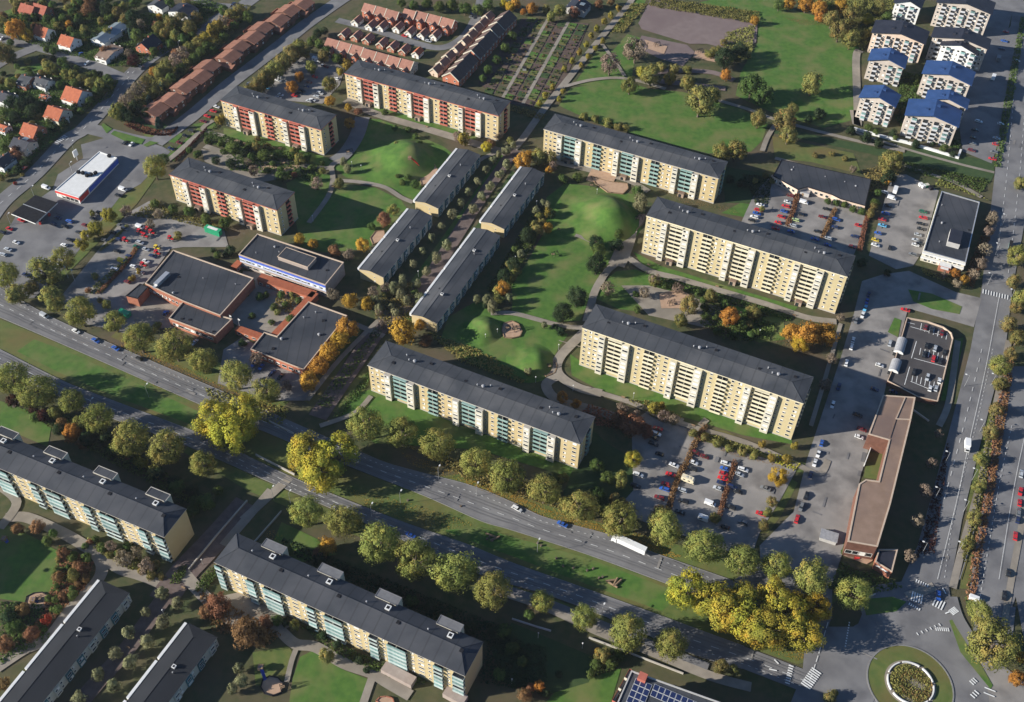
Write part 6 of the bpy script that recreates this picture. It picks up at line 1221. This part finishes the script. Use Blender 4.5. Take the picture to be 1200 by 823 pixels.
# ------------------------------------------------------------------ vehicles
def loft(m, prof, w0, w1, mat):
    """side profile (x, z, half-width) ring joined across"""
    n = len(prof)
    for i in range(n):
        j = (i + 1) % n; a, c = prof[i], prof[j]
        m.poly([(a[0], -a[2], a[1]), (c[0], -c[2], c[1]), (c[0], c[2], c[1]), (a[0], a[2], a[1])], mat)
    m.poly([(p[0], -p[2], p[1]) for p in prof[::-1]], mat); m.poly([(p[0], p[2], p[1]) for p in prof], mat)
def car_meshes(kind):
    b = MB(); g = MB(); wx = (1.35, -1.3); wr = .33
    if kind in ('hatch', 'sedan', 'estate'):
        L = dict(hatch=4.0, sedan=4.6, estate=4.7)[kind]; f = L / 2; k = -f
        rear = dict(hatch=-f + .25, sedan=-f + 1.0, estate=-f + .3)[kind]; rt = dict(hatch=-f + .75, sedan=-f + 1.6, estate=-f + .6)[kind]
        loft(b, [(k, .35, .80), (f - .1, .3, .78), (f, .6, .72), (f - .5, .78, .80), (f - 1.15, .92, .84), (rear, .95, .84), (k, .85, .78)], 0, 0, 'car_white')
        wsb, wst = f - 1.2, f - 2.0
        loft(g, [(wsb, .90, .82), (wst, 1.38, .64), (rt, 1.38, .64), (rear, .90, .82)], 0, 0, 'carglass')
        b.poly([(wst + .05, -.62, 1.40), (wst + .05, .62, 1.40), (rt - .05, .62, 1.40), (rt - .05, -.62, 1.40)][::-1], 'car_white')
        b.poly([(wst + .05, -.64, 1.36), (wst + .05, -.62, 1.40), (rt - .05, -.62, 1.40), (rt - .05, -.64, 1.36)], 'car_white')
        b.poly([(wst + .05, .64, 1.36), (rt - .05, .64, 1.36), (rt - .05, .62, 1.40), (wst + .05, .62, 1.40)], 'car_white')
        for xp in (wst - .9,):
            for s in (-1, 1): b.bar((xp, s * .835, .92), (xp - .02, s * .655, 1.37), .05, .05, 'car_white', 4)
        wx = (f - .8, -f + .75)
    elif kind == 'van':
        loft(b, [(-2.5, .4, .95), (2.4, .35, .92), (2.5, .8, .9), (1.85, 1.15, .95), (1.2, 2.05, .84), (-2.45, 2.1, .86), (-2.5, 1, .95)], 0, 0, 'car_white')
        g.poly([(1.84, -.85, 1.2), (1.84, .85, 1.2), (1.24, .76, 2.02), (1.24, -.76, 2.02)], 'carglass'); g.poly([(1.6, -.965, 1.15), (.5, -.965, 1.15), (.5, -.905, 1.75), (1.3, -.895, 1.75)][::-1], 'carglass'); g.poly([(1.6, .965, 1.15), (.5, .965, 1.15), (.5, .905, 1.75), (1.3, .895, 1.75)], 'carglass'); wx = (1.55, -1.5); wr = .36
    elif kind == 'box':
        loft(b, [(1.2, .5, .95), (2.9, .45, .95), (3.0, 1.0, .95), (2.6, 2.2, .9), (1.2, 2.2, .9)], 0, 0, 'car_white'); b.box(-3.6, -1.15, .75, 1.1, 1.15, 3.1, 'car_white'); b.box(-3.6, -.4, .5, 1.2, .4, .75, 'dark_metal')
        g.poly([(2.96, -.85, 1.15), (2.96, .85, 1.15), (2.66, .8, 2.05), (2.66, -.8, 2.05)], 'carglass'); g.poly([(2.6, -.955, 1.2), (1.5, -.955, 1.2), (1.5, -.925, 1.95), (2.5, -.925, 1.95)][::-1], 'carglass'); wx = (2.1, -2.3); wr = .42
    elif kind == 'camper':
        loft(b, [(-3.0, .4, 1.1), (3.0, .35, .95), (3.1, .9, .95), (2.4, 1.2, 1.0), (2.9, 2.2, 1.05), (2.3, 2.9, 1.05), (-2.9, 2.9, 1.1)], 0, 0, 'car_white'); b.box(-1.0, -.4, 2.9, -.2, .4, 3.05, 'grey_wall'); b.box(.6, -.35, 2.9, 1.2, .35, 3.05, 'grey_wall')
        g.poly([(2.98, -.8, .95), (2.98, .8, .95), (2.46, .85, 1.2), (2.46, -.85, 1.2)], 'carglass'); g.box(-2, -1.13, 1.5, -1, -1.09, 2.1, 'carglass'); g.box(.2, -1.13, 1.5, 1.2, -1.06, 2.1, 'carglass'); wx = (2.1, -1.9); wr = .36
    elif kind == 'caravan':
        loft(b, [(-2.2, .5, 1.05), (2.1, .5, 1.05), (2.4, 1.2, 1.0), (2.0, 2.5, .98), (-2.1, 2.55, .98), (-2.4, 1.3, 1.05)], 0, 0, 'car_white'); b.bar((2.2, 0, .5), (3.4, 0, .45), .06, .05, 'dark_metal', 4); b.box(-.3, -.3, 2.5, .3, .3, 2.6, 'grey_wall')
        g.box(-1.6, -1.08, 1.4, -.2, -1.03, 2.0, 'carglass'); g.poly([(2.37, -.7, 1.3), (2.37, .7, 1.3), (2.16, .7, 2.0), (2.16, -.7, 2.0)], 'carglass'); wx = (.1, -.5); wr = .32
    elif kind == 'semi':
        loft(b, [(5.4, .6, 1.2), (7.6, .5, 1.2), (7.7, 1.2, 1.2), (7.5, 2.9, 1.15), (5.6, 2.9, 1.15)], 0, 0, 'car_white'); b.box(-7.5, -1.25, 1.1, 5.1, 1.25, 3.9, 'car_white'); b.box(-7.3, -.5, .7, 6, .5, 1.1, 'dark_metal'); b.box(4.6, -1.0, 2.6, 6.6, 1.0, 3.4, 'car_white')
        g.poly([(7.71, -1.05, 1.6), (7.71, 1.05, 1.6), (7.56, 1.0, 2.6), (7.56, -1.0, 2.6)], 'carglass'); wx = (6.7, -5.2); wr = .5
    elif kind == 'tractor':
        loft(b, [(-.4, .8, .5), (1.9, .8, .42), (2.0, 1.1, .4), (1.8, 1.5, .42), (.2, 1.6, .45), (-.4, 1.5, .5)], 0, 0, 'car_white'); b.box(-1.3, -.75, 2.5, .4, .75, 2.62, 'car_white'); b.box(-1.6, -1, 1.3, -.3, -.6, 1.5, 'car_white'); b.box(-1.6, .6, 1.3, -.3, 1, 1.5, 'car_white')
        loft(g, [(.3, 1.5, .7), (.35, 2.5, .7), (-1.2, 2.5, .7), (-1.2, 1.4, .7)], 0, 0, 'carglass'); wx = (1.5, -.9); wr = .62
    w = MB()
    nseg = 10; hw = .11
    for i in range(nseg):
        a0, a1 = 2 * pi * i / nseg, 2 * pi * (i + 1) / nseg
        w.poly([(wr * cos(a0), -hw, wr * sin(a0)), (wr * cos(a0), hw, wr * sin(a0)), (wr * cos(a1), hw, wr * sin(a1)), (wr * cos(a1), -hw, wr * sin(a1))], 'tyre')
    for y in (-hw, hw):
        w.poly([(wr * cos(2 * pi * i / nseg), y, wr * sin(2 * pi * i / nseg)) for i in range(nseg)], 'tyre'); w.poly([(wr * .55 * cos(2 * pi * i / 8), y * 1.05, wr * .55 * sin(2 * pi * i / 8)) for i in range(8)], 'metal')
    me = b.mesh('body'); ti = [i for i, mm in enumerate(me.materials) if mm.name == 'car_white'][0]
    yw = dict(van=.86, box=1.0, camper=.98, caravan=.95, semi=1.1, tractor=.85).get(kind, .74)
    return me, g.mesh('windows'), w.mesh('wheel'), [(x, s * yw, wr) for x in wx for s in (-1, 1)], ti
VEH = {}
VNAME = dict(hatch=('parked_car', 'hatchback', 'car'), sedan=('parked_car', 'saloon car', 'car'), estate=('parked_car', 'estate car', 'car'), van=('delivery_van', 'panel van', 'van'), box=('box_truck', 'box truck', 'truck'),
             camper=('camper_van', 'camper van', 'camper van'), caravan=('caravan', 'caravan', 'caravan'), semi=('articulated_truck', 'long articulated truck', 'truck'), tractor=('tractor', 'farm machine', 'tractor'))
CR = random.Random(21)
def vehicle(col, kind, px, py, ang, place, z=.32):
    if kind == 'c': kind = CR.choice(('hatch', 'hatch', 'sedan', 'estate'))
    if kind not in VEH: VEH[kind] = car_meshes(kind)
    me, gl, wh, pos, ti = VEH[kind]; name, word, cat = VNAME[kind]
    zz = 1.0
    g = G(px, py, z + .7); o = thing(name, (g[0], g[1], z), ang, '%s %s' % (dict(cyan='light blue', navy='dark blue', maroon='dark red').get(col, col), word if kind not in ('hatch', 'sedan', 'estate') else 'car'), place, cat, (px, py), me)
    o.material_slots[ti].link = 'OBJECT'; o.material_slots[ti].material = MATS['car_' + col]
    link('windows', gl, o)
    for p in pos: link('wheel', wh, o, p)
    return o
DIRS = {'A': A24, 'a': A24 + pi, 'B': B66, 'b': B66 + pi}
def at_dir(px, py, dx, dy):
    a, c = G(px, py), G(px + dx, py + dy); return atan2(c[1] - a[1], c[0] - a[0])
VEHS = (
 ("at the camper-van lot's upper left corner", 'A', 0, 'red 771,502 white 769,508 black 767,513 black 766,520 black 773,532'),
 ('left in the camper-van lot', 'A', 0, 'white 748,556 black 745,569 white 790,545 red 786,556 red 780,567 blue 779,573 maroon 773,583'),
 ('in mid camper-van lot', 'A', 0, 'maroon 815,530 maroon 826,535 white 813,542 black 811,549 silver 799,574 black 801,587 black 797,600 cream:camper 806,563 white 851,543 blue 849,549 red 848,555 red 847,560.5 navy 846,566 silver 841,572 white:van 832,590 white:caravan 824,608'),
 ('right in the camper-van lot', 'A', 0, 'white 871,550 silver 867,556 navy 858,570 black 865,576 black 856,594 red 892,602 grey 897,572 grey 871,612 black 850,618'),
 ('on the street right of the camper-van lot', 'B', 0, 'red 934,608 grey 939,594 black 945,581'),
 ('along the street right of the tall cream blocks', 'B', 0, 'white 998,406 white 992,425 navy 983,453 white 976,474 blue 963,519 white 959,532 white 955,542 navy 950,556 navy 1018,345 blue 1016,353 cyan 1014,361 white 1011,369 white 1000,398 grey 1003,376'),
 ('in the yard left of the parking deck', 'A', 0, 'white 1031,428 white 1007,512 maroon 1010,503 navy 1025,456 black 1005,486 navy 1047,459 red 1061,363'),
 ('in the yard left of the parking deck', 'B', 0, 'silver 1043,402'),
 ('on the dark parking deck', 'B', 2, 'maroon 1085,383 black 1092,386 maroon 1104,390 black 1086,405 silver 1096,408 black 1107,413 black 1083,415 red 1094,420 black 1102,423 black 1071,436 silver 1087,442 white 1090,455 silver 1097,455 white 1101,446'),
 ('in the left row of the upper right car park', 'A', 0, 'white 891,240 red 889,246 blue 887,250 white 884,254 black 881,258 maroon 926,229 white 923,236.5 red 921,241.5 blue 919,247.5 red 916,254 red 912,260.5 red 909,267.5'),
 ('in the middle of the upper right car park', 'A', 0, 'white:van 942,237 black 939,251 lime 932,257.5 silver 929,264 black 969,245 maroon 964,254 black 958,271 blue 955,280 blue 927,271'),
 ('on the right of the upper right car park', 'A', 0, 'blue 980,257 navy 979,266 silver 970,279 red 1006,264 navy 1002,277 maroon 999,289 blue 970,287'),
 ('in the yard left of the office building', 'A', 0, 'white 1036,225 white:van 1045,232 black 1041,241 blue 1038,250 red 1034,257 cyan 1034,264 blue 1029,273 yellow 1026,281 white 1026,287'),
 ('in the row beside the office building', 'A', 0, 'green 1082,248 red 1082,255 black 1079,262 black 1079,268 silver 1076,275 silver 1073,281 white 1073,287 grey 1070,298 black 1078,285'),
 ('in the yard left of the office building', 'B', 0, 'grey:box 1043,213 white:box 1049,223 black 1043,290'),
 ('in the shaded car park right of the blue-roofed blocks', 'A', 0, 'white 1147,142 white 1173,145 silver 1168,162 red 1167,169 grey 1165,178 red 1163,186 black 1143,152 black 1141,161 grey 1140,168 maroon 1139,176 red 1179,37 blue 1177,48 white 1192,71 navy 1174,57'),
 ('in the shaded car park right of the blue-roofed blocks', 'B', 0, 'grey:box 1170,69 white:box 1164,91'),
 ('on the main road at the right', -105, 0, 'white:box 1133,524 blue 1100,698'),
 ('on the road at the lower right edge', 'B', 0, 'black 1177,698 black 1182,671 red 1190,628 red 1196,576 red 1195,589 grey 1194,600 navy 1193,609 silver 1197,555 navy 1171,726'),
 ('on the road at the lower right edge', 'A', 0, 'white:van 1143,702'), ('beside the big olive tree at the lower right', 'B', 0, 'white:van 1157,734'),
 ('on the upper carriageway of the boulevard', -31, 0, 'silver:van 52,370 white 89,388 blue 112,399 blue 135,408 black 163,420 white 606,596 blue 659,614'),
 ('on the boulevard below the camper-van car park', 152, 0, 'white:semi 737,640'), ('on the lower carriageway of the boulevard', -31, 0, 'blue 481,627'),
 ('in front of the brick school', 'B', 0, 'blue 298,426 blue 306,430 navy 319,437 black 329,441 silver 228,401'),
 ('in the gravel lot above the brick school', 'A', 0, 'white:van 164,266 green 160,289 silver 164,284 silver 171,292 navy 151,300 navy 179,300 white 134,315 white 156,312 white 171,306 silver 164,319 maroon 149,330 grey 141,264 black 132,272 grey 122,281 black 137,294 grey 146,268 navy 138,280'),
 ('in the gravel lot above the brick school', 'A', 0, 'yellow:van 143,306'),
 ('among the machinery in the gravel lot', 'A', 0, 'red:tractor 164,272 red:tractor 170,277 red:tractor 174,269 red:tractor 147,282 yellow:tractor 184,291 red:tractor 184,297 red:tractor 168,311 red:tractor 200,280 red:tractor 178,273'),
 ('in the school yard', 'B', 0, 'blue:tractor 195,368'),
 ('round the filling station', 'A', 0, 'white:van 54,220 blue 81,259 black 76,265 navy 62,262 navy 68,255 red 11,268 white 19,284 silver 9,292 silver 3,298 black 2,272 grey 46,259 red 25,258 navy 30,322'),
 ('along the street right of the filling station', 'A', 0, 'white 75,287 black 82,281 black 92,272 maroon 100,264 black 109,256 black 116,249 black 139,229 white:van 144,222'),
 ('beside the left end of the red-balconied blocks', 'A', 0, 'black 224,153 black 217,159 maroon 210,167 navy 200,174 red 243,136 maroon 238,142 red 250,130 white 254,125'),
 ('on the streets at the top left', 'B', 0, 'white 102,74 grey 166,79 blue 94,63 blue 272,11 navy 274,4 red 29,196 grey 291,98 white 154,169 black 147,167 white 2,45'),
 ('in the left part of the tree-shaded car park', 'A', 0, 'cyan 313,103 white 327,90 white 326,94 grey 347,73 white 329,111 silver 326,114 red 345,112 black 354,106 navy 359,101 maroon 362,96 red 369,90 black 351,109'),
 ('in the right part of the tree-shaded car park', 'A', 0, 'white:camper 371,71 maroon 382,78 white 379,77 white 375,109 silver 371,113 white 366,117 white 394,92 silver 362,118'),
 ('in the lane of the brick row-house estate', 'A', 0, 'blue 551,15 silver 502,48 red 474,42 navy 488,45 grey 553,20 navy 434,48'),
)
for place, dr, deck, s in VEHS:
    ang = DIRS[dr] if isinstance(dr, str) else radians(dr); tk = s.split()
    for k in range(0, len(tk), 2):
        col, _, kind = tk[k].partition(':'); x, y = (float(v) for v in tk[k + 1].split(','))
        vehicle(col, kind or 'c', x, y, ang + (pi if CR.random() < .35 and not kind else 0) + CR.uniform(-.04, .04), place, DECK_Z + .02 if deck else .34)
# ------------------------------------------------------------------ lamps, masts, play things
def lamp_post(px, py, h, ang, place, desc='slim street lamp'):
    g = G(px, py, h); x, y = g[0] - 1.4 * cos(ang) * (h > 5), g[1] - 1.4 * sin(ang) * (h > 5)
    o = thing('street_lamp', (x, y, 0), ang, desc, place, 'lamp', (px, py))
    m = MB(); m.bar((0, 0, 0), (0, 0, h), .11, .07, 'metal', 6); m.obj('pole', o)
    if h > 5: m = MB(); m.bar((0, 0, h - .1), (1.4, 0, h), .05, .05, 'metal', 5); m.obj('arm', o)
    m = MB(); k = 1.4 if h > 5 else 0; m.box(k - .2, -.28, h - .06, k + .65, .28, h + .14, 'white_wall') if k else m.cyl(0, 0, h, h + .35, .3, 'white_wall', .2, 8); m.obj('lamp_head', o)
for s in P('1133,439 1164,438 1151,492 1142,549 1132,586 1110,529 1098,571 1177,251 1169,285 1160,320 1186,339 1125,635 1083,635'): lamp_post(*s, 8, A24 + pi, 'beside the main road at the right')
for s in P('172,450 108,467 320,570 515,546 560,566 632,632 708,708 745,742 436,590 340,575 470,575'): lamp_post(*s, 8, B66, 'along the boulevard')
for s in P('655,404 628,442 700,222 720,247 731,247 366,253 423,194 629,236 583,386 569,392 543,238 500,254 490,318 412,190 475,300 688,495 778,482 743,461 891,387 672,452 604,301 575,300'): lamp_post(*s, 4, 0, 'on the park paths between the blocks', 'low park lamp')
for s in P('683,754 600,796 631,742 236,656 190,715 105,730 263,651 288,725'): lamp_post(*s, 4, 0, 'in the lower courtyards', 'low park lamp')
for s in P('85,165 83,190 38,218 150,85 210,48 10,250'): lamp_post(*s, 7, B66, 'beside the uphill street at the left')
for s in P('72,325 80,328 88,332 272,386 282,390'):
    g = G(s[0], s[1] - 2); o = thing('flagpole', (g[0], g[1]), A24, 'tall white flagpole', 'outside the brick school' if s[0] > 200 else 'by the gravel lot entrance', 'flagpole', s); m = MB(); m.bar((0, 0, 0), (0, 0, 9), .1, .05, 'white_wall', 6); m.obj('pole', o)
    m = MB(); m.poly([(0, 0, 8.8), (1.2, .1, 8.5), (1.0, .15, 7.4), (0, 0, 7.6)], 'white_wall'); m.poly([(0, -.02, 7.6), (1.0, .13, 7.4), (1.2, .08, 8.5), (0, -.02, 8.8)], 'white_wall'); m.obj('flag', o)
def rim(pts, desc, place, px, mat='wood', sand=True, cat='sandpit'):
    w = [G(*p) for p in pts]; cx = sum(p[0] for p in w) / len(w); cy = sum(p[1] for p in w) / len(w); o = thing('sandpit', (cx, cy), 0, desc, place, cat, px); n = len(w)
    for i in range(n):
        p, q = w[i], w[(i + 1) % n]; L = hypot(q[0] - p[0], q[1] - p[1]); m = MB(); m.box(-.15, -.2, 0, L + .15, .2, .75, mat); m.obj('rim_board', o, (p[0] - cx, p[1] - cy, 0), atan2(q[1] - p[1], q[0] - p[0]))
    m = MB(); m.poly([(p[0] - cx, p[1] - cy, .45) for p in (w if sum(w[i][0] * w[(i + 1) % n][1] - w[(i + 1) % n][0] * w[i][1] for i in range(n)) > 0 else w[::-1])], 'sand'); m.obj('sand', o); return o
rim(P('590,380 600,377 608,381 612,389 609,395 600,397 591,396 588,388'), 'eight-sided sandpit', 'on the smaller grass hill', (600, 387), cat='sandpit')
rim(P('637,440 644,430 650,423 653,430 650,438 640,442'), 'pointed sandpit', 'beside the path below the smaller grass hill', (645, 433))
rim(P('732,272 738,260 750,252 757,252 754,262 745,271 736,274'), 'boat-shaped sandpit', 'at the left end of the tall cream block', (745, 263))
rim(P('692,207 698,216 712,226 730,228 736,222 735,216 715,214 700,210'), 'broad kidney-shaped sandpit', 'above the larger grass hill', (716, 218))
rim(P('497,196 508,192 513,200 505,215 494,218 492,208'), 'oval sandpit', 'at the foot of the red slide', (503, 205)); rim(P('434,280 440,272 450,271 451,278 443,285 437,287'), 'small sandpit', 'beside the brick-school terrace', (443, 278))
def playframe(px, py, ang, place, desc='wooden climbing frame', mat='dark_metal'):
    g = G(px, py); o = thing('climbing_frame', (g[0], g[1], .4), ang, desc, place, 'climbing frame', (px, py))
    for x in (-2, 0, 2):
        for y in (-1, 1): m = MB(); m.bar((x, y, 0), (x * .9, y * .7, 2.4), .12, .12, mat, 5); m.obj('post', o)
    m = MB(); m.bar((-1.9, 0, 2.4), (1.9, 0, 2.4), .12, .12, mat, 5); m.bar((-1.8, -.7, 2.3), (1.8, -.7, 2.3), .08, .08, mat, 5); m.bar((-1.8, .7, 2.3), (1.8, .7, 2.3), .08, .08, mat, 5); m.obj('beam', o)
    m = MB(); m.box(-1.8, -.6, 1.2, -.2, .6, 1.32, 'wood'); m.obj('platform', o)
for s, pl_ in (((597, 386), 'in the eight-sided sandpit'), ((606, 387), 'in the eight-sided sandpit'), ((646, 431), 'in the pointed sandpit'), ((748, 258), 'in the boat-shaped sandpit'), ((695, 219), 'above the larger grass hill'), ((787, 357), 'on the sandy court between the tall blocks'), ((335, 193), 'on the sand between the red-balconied blocks'), ((410, 180), 'beside the path by the grass hill'), ((50, 703), 'in the round pit at the lower left'), ((335, 806), 'on the lawn at the bottom'), ((770, 54), 'beside the red gravel pitch'), ((820, 62), 'beside the red gravel pitch'), ((650, 300), 'in the park between the tall blocks'), ((440, 395), 'beside the lane')):
    playframe(*s, .4, pl_)
def slide(px0, px1, z0, mat, desc, place):
    p, q = G(*px0, z0), G(*px1, .6); z0 = z0; o = thing('slide', (p[0], p[1], 0), 0, desc, place, 'slide', px0); d = Vector((q[0] - p[0], q[1] - p[1], .6 - z0)); sd = Vector((-d.y, d.x, 0)).normalized()
    m = MB(); a = Vector((0, 0, z0)); c = a + d
    for s0, s1, up0, up1 in ((-.6, .6, 0, 0), (-.6, -.6, 0, .45), (.6, .6, .45, 0)):
        m.poly([tuple(a + sd * s0 + Vector((0, 0, up0))), tuple(c + sd * s0 + Vector((0, 0, up0))), tuple(c + sd * s1 + Vector((0, 0, up1))), tuple(a + sd * s1 + Vector((0, 0, up1)))], mat)
    m.poly([tuple(a + sd * .6), tuple(c + sd * .6), tuple(c - sd * .6), tuple(a - sd * .6)], mat); m.obj('chute', o)
    m = MB(); m.box(-1, -1, z0 - 1.5, 1, 1, z0 - .05, 'wood'); m.obj('platform', o)
slide((480, 184), (497, 199), 9.6, 'red_tarp', 'long red slide', 'down the grass hill'); slide((305, 781), (311, 797), 3, 'blue_plastic', 'blue slide', 'on the lawn in the lower courtyard'); slide((4, 630), (9, 636), 2.5, 'blue_plastic', 'blue slide', 'on the shaded lawn at the left edge'); slide((38, 702), (45, 705), 2.2, 'blue_plastic', 'small blue slide', 'in the round pit at the lower left')
rimp = P('30,708 32,700 40,696 50,695 58,699 59,706 54,714 44,716 36,714'); rim(rimp, 'round pit with a dark rim', 'at the lower left playground', (45, 705), 'dark_metal'); rim(P('306,806 308,798 316,793 326,795 332,802 330,812 320,816 310,813'), 'round sandpit', 'in the lower courtyard', (318, 805), 'dark_metal')
rim(P('441,822 445,818 452,817 460,819 462,825 450,830'), 'round sandpit cut by the bottom edge', 'in front of the lower block', (452, 823), 'brick')
def carton(px, py, l, w_, h, mat, name, desc, place, ang, top=None, cat='container'):
    g = G(px, py, h * .5); o = thing(name, (g[0], g[1], .3), ang, desc, place, cat, (px, py)); m = MB(); m.box(-l / 2, -w_ / 2, 0, l / 2, w_ / 2, h, mat, top=top or mat)
    for k in range(int(l / .8)): m.box(-l / 2 + .3 + k * .8, -w_ / 2 - .06, .2, -l / 2 + .5 + k * .8, -w_ / 2, h - .2, mat)
    m.obj('box_body', o); m = MB(); m.box(-l / 2 - .05, -w_ / 2 - .08, h, l / 2 + .05, w_ / 2 + .08, h + .12, mat, top=top or mat); m.obj('lid', o)
carton(250, 271, 9.5, 2.8, 3.2, 'green_plastic', 'shipping_container', 'long green container with a white top panel', 'in the gravel yard', A24); g = G(251, 269, 3.8); o_ = bpy.data.objects['shipping_container']
m = MB(); m.box(-3.2, -.9, 3.33, 3, .9, 3.36, 'white_wall'); m.obj('top_panel', o_)
carton(146, 368, 6, 3, 2.2, 'green_plastic', 'waste_skip', 'green skip', 'in the school yard', A24, 'green_plastic', 'skip')
for k, s in enumerate(P('1079,217 1082,219 1086,218 1091,221')): carton(*s, 2, 2, 1.6, ('white_wall', 'white_wall', 'green_plastic', 'dark_metal')[k], 'recycling_bin', ('low white', 'round white', 'green', 'dark')[k] + ' recycling bin', 'above the office yard', .3, ('white_wall', 'white_wall', 'pale_wall', 'dark_metal')[k], 'bin')
for s in P('571,632 574,630 577,634 630,637 634,640 652,655 660,664 672,666 688,669 695,667 702,678 706,677 540,594 478,587'):
    g = G(*s); o = thing('tree_stump', (g[0], g[1]), s[0], 'low brown tree stump', 'on the grass median of the boulevard', 'stump', s); m = MB(); m.cyl(0, 0, 0, .9, .55, 'bark', .45, 8); m.obj('stump', o)
for s, a in zip(P('716,681 721,683 718,686 724,684 575,628 580,632'), (.2, 1.1, -.6, .8, -.4, .5)):
    g = G(*s); o = thing('felled_log', (g[0], g[1], .5), a, 'felled pale log', 'on the grass median of the boulevard', 'log', s); m = MB(); m.bar((-2.2, 0, 0), (2.2, 0, .05), .5, .42, 'wood', 8); m.obj('log', o)
for s in P('690,492 730,467 655,270 700,282 760,312 840,337 930,371 812,500 390,220 150,760 215,690 500,150'):
    g = G(*s); o = thing('park_bench', (g[0], g[1], .3), A24, 'small wooden park bench', 'beside the paths between the blocks', 'bench', s); m = MB(); m.box(-.9, -.25, .42, .9, .25, .48, 'wood'); m.obj('seat', o); m = MB(); m.box(-.9, .22, .5, .9, .28, .95, 'wood'); m.obj('backrest', o)
    for x in (-.75, .75): m = MB(); m.box(x - .05, -.22, 0, x + .05, .22, .42, 'dark_metal'); m.obj('leg', o)
# bus shelters and road signs
for s in ((234, 436), (1183, 290)):
    g = G(*s); o = thing('bus_shelter', (g[0], g[1], .2), A24 if s[0] < 1000 else B66, 'glass bus shelter with a dark roof', 'beside the boulevard' if s[0] < 300 else 'beside the main road' if s[0] > 1000 else 'on the lawn path', 'shelter', s); m = MB(); m.box(-3, -.8, 2.4, 3, .9, 2.55, 'dark_metal'); m.obj('roof', o); m = MB(); m.box(-2.9, .7, .2, 2.9, .76, 2.3, 'teal_glass'); m.obj('pane', o)
    for x in (-2.8, 2.8): m = MB(); m.box(x - .06, -.6, 0, x + .06, .8, 2.4, 'dark_metal'); m.obj('post', o)
# allotments: plots divided by paths
AL = lambda u, v: (lambda a, c: (a[0] + (c[0] - a[0]) * v, a[1] + (c[1] - a[1]) * v))((566 + (636 - 566) * u, 108 + (130 - 108) * u), (618 + (690 - 618) * u, 20 + (30 - 20) * u))
ar = random.Random(4); pm = [MB() for _ in range(3)]
nu, nv = 6, 15; soils = ('soil', 'dark_lawn', 'meadow', 'soil', 'ground', 'lawn', 'ground')
for i in range(nu):
    for j in range(nv):
        u0, u1, v0, v1 = (i + .1) / nu, (i + .9) / nu, (j + .08) / nv, (j + .92) / nv
        q = [G(*AL(u0, v0)), G(*AL(u1, v0)), G(*AL(u1, v1)), G(*AL(u0, v1))]; cx = sum(p[0] for p in q) / 4; cy = sum(p[1] for p in q) / 4
        o = thing('allotment_plot', (cx, cy), 0, 'dug allotment plot', 'in the %s strip from the brick row' % ORD[i], 'allotment plot', AL((u0 + u1) / 2, (v0 + v1) / 2))
        m = MB(); m.prism([(p[0] - cx, p[1] - cy) for p in q], 0, .5, ar.choice(soils)); m.obj('soil_bed', o)
        m = MB()
        for k in range(ar.randint(2, 6)):
            a, c_ = ar.uniform(.1, .9), ar.uniform(.1, .9); x = (q[0][0] * (1 - a) + q[1][0] * a) * (1 - c_) + (q[3][0] * (1 - a) + q[2][0] * a) * c_ - cx; y = (q[0][1] * (1 - a) + q[1][1] * a) * (1 - c_) + (q[3][1] * (1 - a) + q[2][1] * a) * c_ - cy
            cr = link('plant', ar.choice(CROWN['S']), o, (x, y, .9), ar.random() * 6, scale=(.3 + ar.random() * .7, .3 + ar.random() * .7, .25 + ar.random() * .4)); cr.material_slots[0].link = 'OBJECT'; cr.material_slots[0].material = MATS[ar.choice(('leaf_green', 'leaf_olive', 'leaf_green', 'leaf_pine', 'leaf_rust'))]
        if ar.random() < .07:
            m = MB(); m.box(-1.2, -.9, .5, 1.2, .9, 2.3, ar.choice(('wood', 'white_wall', 'grey_wall'))); m.poly([(-1.4, -1.1, 2.3), (1.4, -1.1, 2.3), (1.4, 1.1, 2.8), (-1.4, 1.1, 2.8)], 'dark_metal'); m.obj('tool_shed', o)
ribbon('path', [AL(1.0 / 3, 0), AL(1.0 / 3, 1)], 2.2, 'path', PATH, sm=False); ribbon('path', [AL(2.0 / 3, 0), AL(2.0 / 3, 1)], 2.2, 'path', PATH, sm=False)
hz = MB(); hz.box(-2000, -700, -1, 2000, 3100, 395, 'ground'); hm = bpy.data.materials.new('haze_air'); hm.use_nodes = True; hn = hm.node_tree.nodes; hn.remove(hn['Principled BSDF'])
hv = hn.new('ShaderNodeVolumePrincipled'); hv.inputs['Color'].default_value = (.80, .88, 1, 1); hv.inputs['Density'].default_value = .00003; hv.inputs['Anisotropy'].default_value = .2; hm.node_tree.links.new(hv.outputs[0], hn['Material Output'].inputs['Volume'])
ho = hz.obj('haze', kind='stuff'); ho.data.materials.clear(); ho.data.materials.append(hm)
finish_labels()
